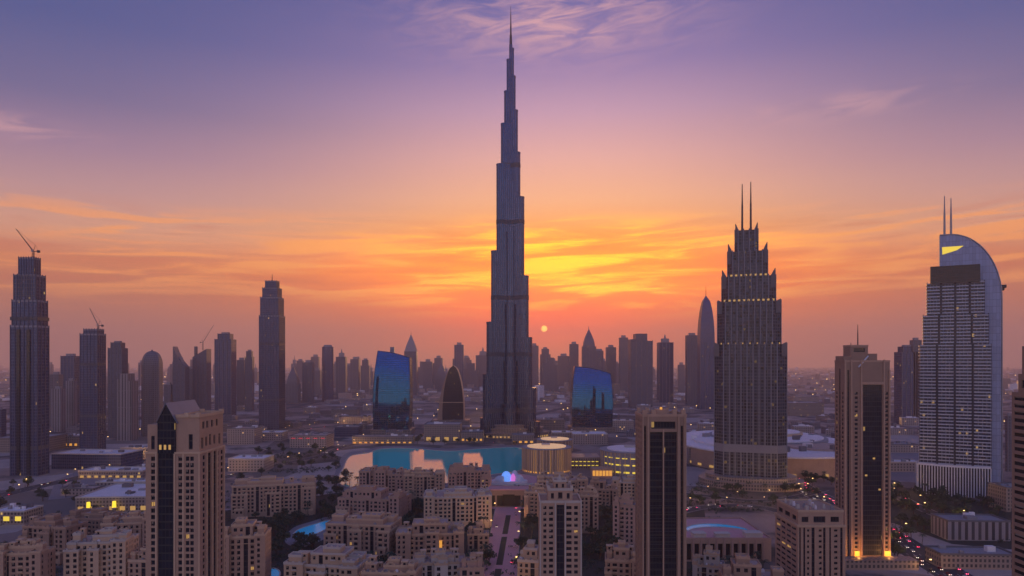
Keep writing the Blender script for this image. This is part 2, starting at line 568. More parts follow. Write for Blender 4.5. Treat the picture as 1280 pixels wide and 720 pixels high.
# ---------------------------------------------------------- walls with real openings
def fac(mb, o, ang, w, z0, z1, openings, depth, mi=0):
    """One wall face with recessed openings [(u0, u1, z0, z1)]; returns (centre, ang, w, h) of each recess."""
    ux, uy = math.cos(ang), math.sin(ang)
    nx, ny = math.sin(ang), -math.cos(ang)
    P = lambda u, z, k=0.0: (o[0] + ux * u - nx * k, o[1] + uy * u - ny * k, z)
    us = sorted({0.0, w} | {q for a in openings for q in a[:2]})
    zs = sorted({z0, z1} | {q for a in openings for q in a[2:4]})
    for i in range(len(us) - 1):
        run = None
        for j in range(len(zs) - 1):
            um, zm = (us[i] + us[i + 1]) / 2, (zs[j] + zs[j + 1]) / 2
            hole = any(a[0] < um < a[1] and a[2] < zm < a[3] for a in openings)
            if not hole and run is None:
                run = zs[j]
            if run is not None and (hole or j == len(zs) - 2):
                top = zs[j] if hole else zs[j + 1]
                mb.face([P(us[i], run), P(us[i + 1], run), P(us[i + 1], top), P(us[i], top)],
                        [(us[i], run), (us[i + 1], run), (us[i + 1], top), (us[i], top)], mi)
                run = None
    out = []
    for (a, b_, c, d) in openings:
        for q in ([P(a, c), P(b_, c), P(b_, c, depth), P(a, c, depth)], [P(a, d, depth), P(b_, d, depth), P(b_, d), P(a, d)],
                  [P(a, c, depth), P(a, d, depth), P(a, d), P(a, c)], [P(b_, c), P(b_, d), P(b_, d, depth), P(b_, c, depth)]):
            mb.face(q, None, mi)
        out.append((P((a + b_) / 2, (c + d) / 2, depth), ang, b_ - a, d - c))
    return out


WIN = {}
WIN_RND = random.Random(77)


def window_mesh(w, h, lit):
    var = int(WIN_RND.random() * 4)
    key = (round(w, 2), round(h, 2), lit, var)
    if key not in WIN:
        mb = MB()
        w2, h2 = w / 2, h / 2
        mb.face([(-w2, 0, -h2), (w2, 0, -h2), (w2, 0, h2), (-w2, 0, h2)], None, 0)
        for (x0, x1, z0, z1) in ((-w2, -w2 + .1, -h2, h2), (w2 - .1, w2, -h2, h2), (-.05, .05, -h2, h2), (-w2 + .1, -.05, h2 - .1, h2), (.05, w2 - .1, -h2, -h2 + .12)):
            mb.box(x0, x1, -.12, -.01, z0, z1, 1)
        if var in (1, 2):                               # a half-lowered blind behind the pane
            mb.face([(-w2 + .1, -.004, h2 - h * (.3 if var == 1 else .55)), (w2 * (1 if var == 1 else .2) - .1, -.004, h2 - h * (.3 if var == 1 else .55)), (w2 * (1 if var == 1 else .2) - .1, -.004, h2), (-w2 + .1, -.004, h2)], None, 2)
        WIN[key] = mb.mesh('window', ['lit_glass' if lit else 'dark_glass', 'dark_metal', 'blind'])
    return WIN[key]


def windows(parent, spots, cap=100, lit=0.04, rnd=RND):
    """Window objects in the recesses: the most visible ones as parts, any beyond cap as one mesh."""
    spots = sorted(spots, key=lambda s: (abs(s[1]) > 0.01, -s[0][2]))
    for (c, ang, w, h) in spots[:cap]:
        link('window', window_mesh(w, h, rnd.random() < lit), parent, c, ang)
    rest = spots[cap:]
    if rest:
        mb = MB()
        for (c, ang, w, h) in rest:
            ux, uy = math.cos(ang) * w / 2, math.sin(ang) * w / 2
            mb.face([(c[0] - ux, c[1] - uy, c[2] - h / 2), (c[0] + ux, c[1] + uy, c[2] - h / 2), (c[0] + ux, c[1] + uy, c[2] + h / 2), (c[0] - ux, c[1] - uy, c[2] + h / 2)],
                    None, 1 if rnd.random() < lit else 0)
        o = mb.build('windows', ['dark_glass', 'lit_glass'], parent)
        o['kind'] = 'stuff'


def parapet(mb, x0, x1, y0, y1, z, h=1.1, t=0.5, over=0.18, mi=0):
    x0, x1, y0, y1 = x0 - over, x1 + over, y0 - over, y1 + over
    zb = z - 0.35
    mb.box(x0, x1, y0, y0 + t, zb, z + h, mi)
    mb.box(x0, x1, y1 - t, y1, zb, z + h, mi)
    mb.box(x0, x0 + t, y0 + t, y1 - t, zb, z + h, mi)
    mb.box(x1 - t, x1, y0 + t, y1 - t, zb, z + h, mi)

# ------------------------------------------------------------------ ground, water, air
g = MB()
g.face([(-14900, -2400, 0), (14900, -2400, 0), (14900, 16400, 0), (-14900, 16400, 0)])
struct('ground', g, 'city_ground')

hz = MB()
hz.box(-15000, 15000, -2500, 16500, -1.0, 905)
hm, t = newmat('haze_air')
out = nn(t, 'ShaderNodeOutputMaterial')
pv = nn(t, 'ShaderNodeVolumePrincipled')
pv.inputs['Color'].default_value = HAZE_COLOR
pv.inputs['Density'].default_value = HAZE_DENSITY
pv.inputs['Anisotropy'].default_value = 0.3
t.links.new(pv.outputs[0], out.inputs['Volume'])
struct('haze', hz, 'haze_air', 'stuff')


def sheet(name, pts, z, mat, kind='structure'):
    mb = MB()
    mb.face([(p[0], p[1], z) for p in pts])
    return struct(name, mb, mat, kind)


def smooth_poly(pts, n=6, closed=True):
    """Catmull-Rom through ground points."""
    out = []
    N = len(pts)
    rng = range(N) if closed else range(N - 1)
    for i in rng:
        g_ = lambda k: Vector(pts[k % N] if closed else pts[max(0, min(N - 1, k))])
        a, b_, c, d = g_(i - 1), g_(i), g_(i + 1), g_(i + 2)
        for j in range(n):
            s = j / n
            q = 0.5 * ((2 * b_) + (c - a) * s + (2 * a - 5 * b_ + 4 * c - d) * s * s + (3 * b_ - a - 3 * c + d) * s ** 3)
            out.append((q.x, q.y))
    if not closed:
        out.append(tuple(pts[-1]))
    return out


def orient(pts):
    a = sum(pts[i][0] * pts[(i + 1) % len(pts)][1] - pts[(i + 1) % len(pts)][0] * pts[i][1] for i in range(len(pts)))
    return pts if a > 0 else pts[::-1]


LAKE = orient(smooth_poly([GP(*p) for p in ((424, 604), (430, 584), (438, 570), (460, 566), (478, 561), (512, 560.5), (560, 564), (604, 561), (652, 560), (664, 576), (650, 588), (610, 594), (560, 604), (500, 610), (460, 612))], 5))
sheet('lake_shore', [(p[0] * 1.0 + (p[0] - 10 if False else 0), p[1]) for p in orient(smooth_poly([GP(*p) for p in ((418, 608), (422, 583), (432, 567), (458, 562.5), (476, 558), (512, 557.5), (560, 560.5), (604, 558), (656, 557), (670, 576), (655, 590), (612, 597), (560, 608), (500, 614), (455, 616))], 5))], 0.008, 'grey_paving')
lk = MB()
lk.face([(p[0], p[1], 0.012) for p in LAKE])
struct('lake', lk, 'lake_water')
# a kerb wall round the water
kb = MB()
for i in range(len(LAKE)):
    a, b_ = Vector(LAKE[i]), Vector(LAKE[(i + 1) % len(LAKE)])
    dvec = (b_ - a)
    nrm = Vector((dvec.y, -dvec.x)).normalized() * 1.2
    kb.prism([tuple(a), tuple(a + nrm), tuple(b_ + nrm), tuple(b_)][::-1] if False else [tuple(a + nrm), tuple(b_ + nrm), tuple(b_), tuple(a)], 0.0, 0.6)
struct('lake_kerb', kb, 'pale_stone')


def road(name, pts, width, mat='asphalt', z=0.012, kerb=True, lanes=2, paint=True, median=None):
    """A road sheet along ground points with raised kerbs and painted lane dashes."""
    pts = smooth_poly(pts, 8, False)
    V = [Vector(p) for p in pts]
    nr = []
    for i in range(len(V)):
        dv = (V[min(i + 1, len(V) - 1)] - V[max(i - 1, 0)]).normalized()
        nr.append(Vector((dv.y, -dv.x)))
    def strip(mb, o0, o1, z0, z1=None):
        for i in range(len(V) - 1):
            a, b_, c, d = V[i] + nr[i] * o0, V[i] + nr[i] * o1, V[i + 1] + nr[i + 1] * o1, V[i + 1] + nr[i + 1] * o0
            if z1 is None:
                mb.face([(a.x, a.y, z0), (d.x, d.y, z0), (c.x, c.y, z0), (b_.x, b_.y, z0)][::-1])
            else:
                mb.prism([(d.x, d.y), (c.x, c.y), (b_.x, b_.y), (a.x, a.y)][::-1], z0, z1)
    rb = MB()
    strip(rb, -width / 2, width / 2, z)
    ro = struct(name, rb, mat)
    if kerb:
        k = MB()
        strip(k, -width / 2 - 0.6, -width / 2, 0.0, 0.15)
        strip(k, width / 2, width / 2 + 0.6, 0.0, 0.15)
        struct('kerb', k, 'kerb')
    if paint:
        pm = MB()
        L = 0.0
        for ln in range(1, lanes):
            off = -width / 2 + width * ln / lanes
            acc = 0.0
            for i in range(len(V) - 1):
                seg = (V[i + 1] - V[i]).length
                dv = (V[i + 1] - V[i]).normalized()
                s = (12 - acc % 12) % 12
                while s + 4 < seg:
                    a = V[i] + dv * s + nr[i] * off
                    b_ = a + dv * 4
                    w_ = nr[i] * 0.12
                    pm.face([(a - w_).to_tuple() + (z + .004,), (a + w_).to_tuple() + (z + .004,), (b_ + w_).to_tuple() + (z + .004,), (b_ - w_).to_tuple() + (z + .004,)])
                    s += 12
                acc += seg
        if pm.f:
            struct('road_markings', pm, 'road_paint')
    return V, nr


ROADS = {}
ROADS['boulevard'] = road('boulevard', [(-12, 395), (-8.5, 470), (-6, 560), (-4.5, 640), (-3, 716)], 24, 'pink_paving', 0.016, True, 4, False)
md = MB()
for (ya, yb) in ((400, 470), (480, 556), (566, 634)):
    xa, xb = -12 + (ya - 395) * 0.036, -12 + (yb - 395) * 0.036
    md.prism([(xa - 2.2, ya), (xa + 2.2, ya), (xb + 2.2, yb), (xb - 2.2, yb)], 0.0, 0.35)
struct('median_strip', md, 'dark_soil')
ROADS['expressway'] = road('expressway', [GP(*p) for p in ((1300, 800), (1215, 735), (1160, 700), (1112, 668), (1060, 640), (1008, 612), (984, 596))], 26, lanes=6)
ROADS['slip_road'] = road('slip_road', [GP(*p) for p in ((1320, 672), (1240, 660), (1175, 645), (1118, 618), (1078, 596), (1050, 584))], 13, lanes=2)
ROADS['curved_road'] = road('curved_road', [GP(*p) for p in ((842, 642), (880, 634), (930, 632), (975, 640), (1010, 664), (1040, 700))], 13, lanes=3)
ROADS['ring_road'] = road('ring_road', [GP(*p) for p in ((842, 616), (885, 620), (940, 626), (990, 622), (1030, 612))], 11, lanes=2, z=0.02)
ROADS['city_road'] = road('city_road', [GP(*p) for p in ((-60, 634), (40, 610), (120, 592), (190, 572), (280, 552), (400, 534), (520, 526))], 22, lanes=4)
ROADS['lake_road'] = road('lake_road', [GP(*p) for p in ((270, 600), (330, 584), (400, 570), (440, 556), (520, 550), (590, 553), (680, 551))], 14, lanes=2, z=0.02)
ROADS['far_highway'] = road('far_highway', [GP(*p) for p in ((-200, 520), (150, 510), (430, 505), (700, 506), (1000, 508), (1400, 516))], 40, lanes=6, kerb=False)
for i, (a, b_) in enumerate((((-100, 490), (1400, 486)), ((980, 520), (1130, 470)), ((330, 516), (540, 474)), ((60, 560), (110, 480)), ((660, 520), (850, 478)))):
    road('distant_road', [GP(*a), ((GP(*a)[0] + GP(*b_)[0]) / 2, (GP(*a)[1] + GP(*b_)[1]) / 2), GP(*b_)], 26, kerb=False, paint=False, z=0.03 + i * .004)

# paved and planted ground of the old-town quarter
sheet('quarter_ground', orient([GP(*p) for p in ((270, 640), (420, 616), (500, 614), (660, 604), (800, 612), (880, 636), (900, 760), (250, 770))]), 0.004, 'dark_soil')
sheet('plaza', orient([GP(*p) for p in ((600, 636), (668, 636), (672, 596), (640, 590), (596, 606))]), 0.014, 'pink_paving')
sheet('building_yard', orient([GP(*p) for p in ((60, 625), (180, 612), (182, 580), (110, 584), (70, 600))]), 0.004, 'grey_paving')
sheet('parking_ground', orient([GP(*p) for p in ((1112, 600), (1152, 604), (1152, 560), (1112, 555))]), 0.004, 'grey_paving')
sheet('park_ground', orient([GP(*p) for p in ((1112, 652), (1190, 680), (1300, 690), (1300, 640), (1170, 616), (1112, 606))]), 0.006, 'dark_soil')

# ------------------------------------------------------------------ the supertall tower
DB = 1312.0
mpp = DB / FPX
burj = thing('skyscraper', 'tallest tower, stepped and tapering to a needle spire at the lake', 'skyscraper', (PX(638.5, DB), DB, 0))
bz = lambda y: PZ(y, DB)


def capsule(L, w, ang, n=9):
    """Wing outline: from the centre out to a round nose of half-width w."""
    pts = [(-w * 0.2, -w), (L - w, -w)]
    pts += [(L - w + w * math.sin(math.pi * i / n), -w * math.cos(math.pi * i / n)) for i in range(1, n)]
    pts += [(L - w, w), (-w * 0.2, w)]
    c, s = math.cos(ang), math.sin(ang)
    return [(x * c - y * s, x * s + y * c) for x, y in pts]


TIERS = {
    205: [(76, 5), (116, 8), (157, 12), (208, 17.5), (316, 24), (404, 29.5), (468, 34), (522, 37)],
    -32: [(62, 3.6), (97, 5.5), (140, 8.2), (193, 11.2), (249, 16), (347, 21.3), (423, 25.5), (485, 30), (526, 35)],
    268: [(88, 3), (130, 5), (182, 7), (229, 10), (292, 13), (382, 17), (452, 21), (505, 26)],
    84: [(84, 5), (128, 8), (172, 11), (228, 16), (280, 20), (372, 25), (445, 30), (500, 35)],
}
BANDS = [208.5, 279, 373, 443, 512]
for ang, rows in TIERS.items():
    a = R(ang)
    k = abs(math.cos(a)) if ang in (205, -32) else 1.0
    mb = MB()
    shapes = []
    nr_ = len(rows)
    for i, (yt, ext) in enumerate(rows):
        L = ext * mpp / k
        w = min(L * 0.62, 5.0 + 7.2 * i / nr_ + (2.0 if ang == 268 else 0.0))
        if ang == 268:
            L = ext * mpp * 0.8
        ol = capsule(L, w, a)
        shapes.append((bz(yt), L, w))
        mb.prism(ol, 0.0, bz(yt), True, smooth=False, tmi=0)
        # low parapet ring and terrace at each setback
        mb.prism(capsule(L + 0.35, w + 0.35, a), bz(yt) - 1.2, bz(yt) + 1.6, True, True)
    wing = mb.build('wing', 'tower_skin', burj)
    for yb in BANDS:
        zb = bz(yb)
        fit = [s for s in shapes if s[0] > zb + 4]
        if fit:
            s = max(fit, key=lambda q: q[1])
            bm_ = MB()
            bm_.prism(capsule(s[1] + .4, s[2] + .4, a), zb - 4, zb + 4, True, True)
            bm_.build('mechanical_band', 'tower_band', wing)
core = MB()
for (yt, r) in ((56, 2.6), (90, 4.2), (150, 6.2), (240, 8.5), (340, 10.5), (430, 12.5)):
    core.prism(ellipse(r * mpp * .8, r * mpp * .8, 12), 0, bz(yt))
core.build('core', 'tower_skin', burj)
sp_ = MB()
for (ya, yb, ra, rb) in ((60, 44, 2.0, 1.5), (44, 30, 1.15, 0.9), (30, 18, 0.75, 0.55), (18, 7.5, 0.45, 0.2)):
    sp_.tube((0, 0, bz(ya)), (0, 0, bz(yb)), ra * mpp, rb * mpp, 10)
sp_.build('spire', 'dark_metal', burj)
po = MB()
for (rx, ry, z0, z1) in ((74, 50, 0, 9), (62, 44, 9, 17), (50, 40, 17, 24)):
    po.prism(ellipse(rx, ry, 44, 0, 6), z0, z1)
    po.prism(ellipse(rx + 1.2, ry + 1.2, 44, 0, 6), z1 - 1.4, z1 + 0.6, True, True)
po.build('podium', 'brown_wall', burj)
lp = MB()
for i in range(26):
    a = R(200 + i * 5.6)
    lp.rotbox(74.6 * math.cos(a), 6 + 50.6 * math.sin(a), 3.4, 0.6, 1.0, 4.0, a + math.pi / 2)
o_ = lp.build('entrance_lights', 'lit_glass', burj)
o_['kind'] = 'stuff'

# ------------------------------------------------------------------ generic tower pieces


def crane(px, py, d, label, reach=20.0, lean=-1, h=9.0, rise=1.3):
    """Luffing tower crane standing on a roof point."""
    c = thing('tower_crane', label, 'crane', (PX(px, d), d + 8, PZ(py, d) ))
    m = MB()
    s = 0.9
    for (a, b_) in ((-s, -s), (s, -s), (s, s), (-s, s)):
        m.box(a - .18, a + .18, b_ - .18, b_ + .18, -2.0, h)
    n = int(h // 1.8)
    for i in range(n):
        z = i * 1.8
        m.tube((-s, -s, z), (s, -s, z + 1.8), .12, n=4)
        m.tube((-s, s, z), (s, s, z + 1.8), .12, n=4)
        m.tube((s, -s, z), (s, s, z + 1.8), .12, n=4)
        m.tube((-s, -s, z + 1.8), (-s, s, z), .12, n=4)
    m.build('mast', 'dark_metal', c)
    j = MB()
    tip = Vector((lean * reach, 0, h + reach * rise))
    base = Vector((0, 0, h))
    for oz, oy in ((0.0, -.6), (0.0, .6), (1.1, 0)):
        j.tube(base + Vector((0, oy, oz)), tip + Vector((0, oy * .4, oz * .4)), .26, .16, 4)
    for i in range(10):
        p = base.lerp(tip, i / 10.0)
        q = base.lerp(tip, (i + .5) / 10.0) + Vector((0, 0, 1.0 * (1 - i / 12)))
        j.tube(p + Vector((0, -.5, 0)), q, .10, n=4)
        j.tube(q, base.lerp(tip, (i + 1) / 10.0) + Vector((0, .5, 0)), .10, n=4)
    j.build('jib', 'dark_metal', c)
    k = MB()
    k.tube((0, 0, h), (-lean * 6.5, 0, h + .4), .5, .5, 5)
    k.box(-lean * 6.6 - 1.4, -lean * 6.6 + 1.4, -1.2, 1.2, h - 1.6, h + 1.4)
    k.build('counterweight_arm', 'dark_metal', c)
    f = MB()
    f.tube((0, 0, h), (-lean * 2.6, 0, h + 8), .3, .2, 5)
    f.tube((-lean * 2.6, 0, h + 8), tuple(tip), .12, .12, 4)
    f.tube((-lean * 2.6, 0, h + 8), (-lean * 6.5, 0, h + .8), .14, .14, 4)
    f.build('mast_head', 'dark_metal', c)
    cb = MB()
    cb.box(-1.1, 1.1, -2.6, -1.0, h - .6, h + 1.8)
    cb.build('cab', 'steel', c)
    return c


def silhouette(px0, px1, depth):
    """The measured outline holds the front and the inner side wall: returns the bearings of the front alone."""
    if px1 < 640:
        I, O = 640 - px1, 640 - px0
        k = FPX / (FPX + I * depth)
        return px0, px0 + (px1 - px0) * k, (lambda p: px0 + (p - px0) * k)
    if px0 > 640:
        I, O = px0 - 640, px1 - 640
        k = FPX / (FPX + I * depth)
        return px1 - (px1 - px0) * k, px1, (lambda p: px1 - (px1 - p) * k)
    return px0, px1, (lambda p: p)


def shaft_tower(name, label, cat, px0, px1, ybase, tiers, mat, depth=0.8, piers=0, pier_mat='concrete', bands=(), rz=0.0, plan=None, group=None, roofmat='roof_grey', dfix=None):
    """Tower of stacked tiers [(x0, x1, ytop)] widest first; every tier is a part with its roof and parapet."""
    d = dfix or PD(ybase)
    px0, px1, sq = silhouette(px0, px1, depth)
    tiers = [(sq(a), sq(b_), c_) for a, b_, c_ in tiers]
    cx = (px0 + px1) / 2
    th = thing(name, label, cat, (PX(cx, d), d, 0), rz, group)
    m = d / FPX
    z0 = 0.0
    W0 = (px1 - px0) * m
    D0 = W0 * depth
    for i, (a, b_, yt) in enumerate(tiers):
        w = (b_ - a) * m
        dep = min(D0, max(w * depth, 4.0))
        ox = ((a + b_) / 2 - cx) * m
        oy = (D0 - dep) / 2
        z1 = PZ(yt, d)
        ol = plan(w, dep, ox, oy) if plan else rect(w, dep, ox, oy)
        mb = MB()
        mb.prism(ol, z0, z1, False)
        s = mb.build('shaft' if i == 0 else 'upper_tier', mat, th)
        rf = MB()
        cxy = (ox, oy + dep / 2)
        grow = lambda k: [(cxy[0] + (p[0] - cxy[0]) * k, cxy[1] + (p[1] - cxy[1]) * k) for p in ol]
        rf.prism(grow(0.995), z1 - 1.5, z1 - 0.3)
        n_ = len(ol)
        oo, ii = grow(1.006), grow(0.97)
        for q in range(n_):
            r_ = (q + 1) % n_
            rf.prism([oo[q], oo[r_], ii[r_], ii[q]], z1 - 1.2, z1 + 1.2, True, True)
        rf.build('roof', roofmat, s)
        if piers:
            pm = MB()
            zb = z0 if i == 0 else max(z0 - 1, 0)
            for q in range(piers + 1):
                u = -w / 2 + w * q / piers
                pw = max(0.5, w * 0.016)
                pm.box(ox + u - pw, ox + u + pw, oy - pw * 0.9, oy - 0.02, zb, z1 + 2.2)
            nd = max(2, int(piers * depth))
            sx = 1 if cx < 640 else -1
            for q in range(nd + 1):
                u = oy + dep * q / nd
                xx = ox + sx * w / 2
                pm.box(min(xx + sx * .02, xx + sx * pw), max(xx + sx * .02, xx + sx * pw), u - pw, u + pw, zb, z1 + 2.2)
            pm.build('facade_fins', pier_mat, s)
        z0 = max(0.0, z1 - 0.6)
    for yb in bands:
        w = W0 + 0.8
        bm_ = MB()
        zb = PZ(yb, d)
        bm_.box(-w / 2, w / 2, -0.4, D0 + .4, zb - 2.2, zb + 2.2)
        bm_.build('mechanical_band', 'tower_band', th)
    return th, d, D0


def mast(parent, x, y, z0, z1, r=0.8, name='antenna', mat='dark_metal'):
    mb = MB()
    mb.tube((x, y, z0), (x, y, z0 + (z1 - z0) * .6), r, r * .8, 8)
    mb.tube((x, y, z0 + (z1 - z0) * .6), (x, y, z1), r * .7, r * .35, 8)
    return mb.build(name, mat, parent)


# ------------------------------------------------------------------ landmark towers
# unfinished blue tower at the edge, with crane
th, d, D0 = shaft_tower('skyscraper', 'unfinished dark blue tower with open top floors below a large crane', 'skyscraper', 13, 61, 595,
                        [(13, 61, 408), (15, 59.5, 376), (17, 56.5, 344), (23, 50, 322)], 'navy_glass', 0.62, 6, 'navy_fin', (398, 560))
fr = MB()
mm_ = d / FPX * .68
for i in range(7):
    z = PZ(344 + i * 5, d)
    fr.box(-20.5 * mm_, 19.8 * mm_, 1.2, D0 - 1.2, z - .3, z + .3)
for i in range(9):
    x = (-20 + i * 4.85) * mm_
    fr.box(x - .35, x + .35, 1.4, 2.1, PZ(378, d), PZ(344, d))
fr.build('open_floors', 'concrete', th)
bl = MB()
bl.box(-12.5 * mm_, -6.5 * mm_, -1.4, -.2, 2, PZ(412, d))
bl.box(6 * mm_, 12 * mm_, -1.4, -.2, 2, PZ(412, d))
bl.build('glass_bay', 'night_glass', th)
crane(36, 322, d, 'large luffing crane on top of the unfinished blue tower', 22, -1, 9.0, 1.30)
# dark tower with a smaller crane
th, d, D0 = shaft_tower('skyscraper', 'dark plum tower under construction carrying a small crane', 'skyscraper', 100, 132, 565,
                        [(100, 132, 418), (105, 130, 412)], 'navy_glass', 0.8, 5, 'navy_fin', (455, 520))
crane(119, 413, d, 'small luffing crane on top of the dark plum tower', 14, -1, 8.0, 2.0)
# slender tower with tapering crown
th, d, D0 = shaft_tower('skyscraper', 'tall slender dark tower with rounded tapering crown, alone between crane tower and lake', 'skyscraper', 324, 356, 537,
                        [(324, 356, 395), (325.5, 354.5, 372), (328, 352, 360), (331.5, 349, 351)], 'navy_glass', 0.9, 7, 'navy_fin', (430, 500))
mast(th, 0, D0 / 2, PZ(352, d), PZ(341, d), 1.0)


def sail_tower(px0, px1, yl, yr, ybase, label, ytopdip=0.0):
    """Blue mirror tower: bowed front leaning back, top edge slanting down to one side."""
    d = PD(ybase)
    m = d / FPX
    w = (px1 - px0) * m
    dep = w * 0.62
    th = thing('glass_tower', label, 'glass tower', (PX((px0 + px1) / 2, d), d, 0))
    zl, zr = PZ(yl, d), PZ(yr, d)
    nu, nv = 14, 26
    front = lambda s, v: (-(w / 2) + w * s + 3.5 * m * v * v * (1 - s) + 1.7 * m * math.sin(math.pi * v) * (2 * s - 1),
                          -5.5 * math.sin(math.pi * s) + LEAN * (v ** 3.6),
                          (zl + (zr - zl) * s + 1.6 * m * math.sin(math.pi * s)) * v)
    mb = MB()
    for i in range(nu):
        for j in range(nv):
            s0, s1, v0, v1 = i / nu, (i + 1) / nu, j / nv, (j + 1) / nv
            q = [front(s0, v0), front(s1, v0), front(s1, v1), front(s0, v1)]
            mb.face(q, [(p[0], p[2]) for p in q], 0, True)
    mb.build('glass_front', 'blue_mirror', th)
    sd = MB()
    for s in (0.0, 1.0):
        for j in range(nv):
            v0, v1 = j / nv, (j + 1) / nv
            a, b_ = front(s, v0), front(s, v1)
            q = [a, (a[0], dep, a[2]), (b_[0], dep, b_[2]), b_]
            if s == 1.0:
                pass
            else:
                q = q[::-1]
            sd.face(q, [(p[1], p[2]) for p in q])
    a, b_ = front(0, 1), front(1, 1)
    sd.face([(b_[0], dep, 0), (-w / 2, dep, 0), (a[0], dep, a[2]), (b_[0], dep, b_[2])])
    sd.build('side_walls', 'night_glass', th)
    rf = MB()
    q = [front(i / nu, 1) for i in range(nu + 1)] + [(b_[0], dep, b_[2]), (a[0], dep, a[2])]
    rf.face([(p[0], p[1], p[2] - 1.0) for p in q])
    rf.build('roof', 'slate_roof', th)
    ed = MB()
    for s in (0.0, 1.0):
        for j in range(nv):
            ed.tube(front(s, j / nv), front(s, (j + 1) / nv), .55, .55, 5)
    for i in range(nu):
        ed.tube(front(i / nu, 1), front((i + 1) / nu, 1), .55, .55, 5)
    ed.build('edge_frame', 'dark_metal', th)
    ba = MB()
    ba.box(-w / 2 - 5, w / 2 + 6, -6, dep + 5, 0, 9)
    ba.box(-w / 2 - 6, w / 2 + 7, -7, dep + 6, 9, 10)
    ba.build('podium', 'brown_wall', th)
    return th, d


LEAN = 14.0
th, d = sail_tower(467, 510.5, 438.5, 447, 543, 'blue mirror glass tower with slanted top at the lake end by a leaf-shaped building')
bx_ = MB()
bx_.box(-5, 3, 18, 26, PZ(440, d) - 4, PZ(433.5, d))
bx_.build('roof_plant', 'slate_roof', th)
sail_tower(716, 764.5, 458, 467, 540, 'shorter blue mirror glass tower with slanted top near the white-roofed mall')

# leaf-shaped building: two curved shells meeting at a point
d = PD(531)
m = d / FPX
th = thing('office_building', 'leaf-shaped pointed building with pale curved edge and dark glass', 'office building', (PX(563, d), d, 0))
zt = PZ(457, d)


def leaf(x_side, v):
    prof = math.cos(v * math.pi / 2) ** 0.52
    return x_side * (16.8 * m) * prof + 3.5 * m * v


gl, sh = MB(), MB()
NV = 24
for j in range(NV):
    v0, v1 = j / NV, (j + 1) / NV
    a0, a1, b0, b1 = leaf(-1, v0), leaf(-1, v1), leaf(1, v0), leaf(1, v1)
    z0, z1 = zt * v0, zt * v1
    q = [(a0 + 1, 1.5, z0), (b0 - 1, 1.5, z0), (b1 - 1 if v1 < 1 else b1, 1.5, z1), (a1 + 1 if v1 < 1 else a1, 1.5, z1)]
    gl.face(q, [(p[0], p[2]) for p in q])
    for sx, (p0, p1) in ((-1, (a0, a1)), (1, (b0, b1))):
        t_ = 7.0 * m if sx < 0 else 1.2 * m
        q0 = p0 - sx * t_ * (1 - v0)
        q1 = p1 - sx * t_ * (1 - v1)
        sh.face([(p0, 0, z0), (q0, 0, z0), (q1, 0, z1), (p1, 0, z1)] if sx < 0 else [(q0, 0, z0), (p0, 0, z0), (p1, 0, z1), (q1, 0, z1)])
        sh.face([(p0, 34, z0), (p0, 0, z0), (p1, 0, z1), (p1, 34, z1)] if sx < 0 else [(p0, 0, z0), (p0, 34, z0), (p1, 34, z1), (p1, 0, z1)], None, 0, True)
        sh.face([(q0, 0, z0), (q0, 1.5, z0), (q1, 1.5, z1), (q1, 0, z1)])
gl.build('glass_front', 'night_glass', th)
sh.build('curved_shell', 'tan_stone', th)
be = MB()
be.box(-16.3 * m, 16.8 * m, -.8, 20, PZ(503, d) - .8, PZ(503, d) + .8)
be.build('belt', 'sand_stone', th)
ba = MB()
ba.box(-22 * m, 24 * m, -10, 40, 0, 11)
ba.build('podium', 'brown_wall', th)


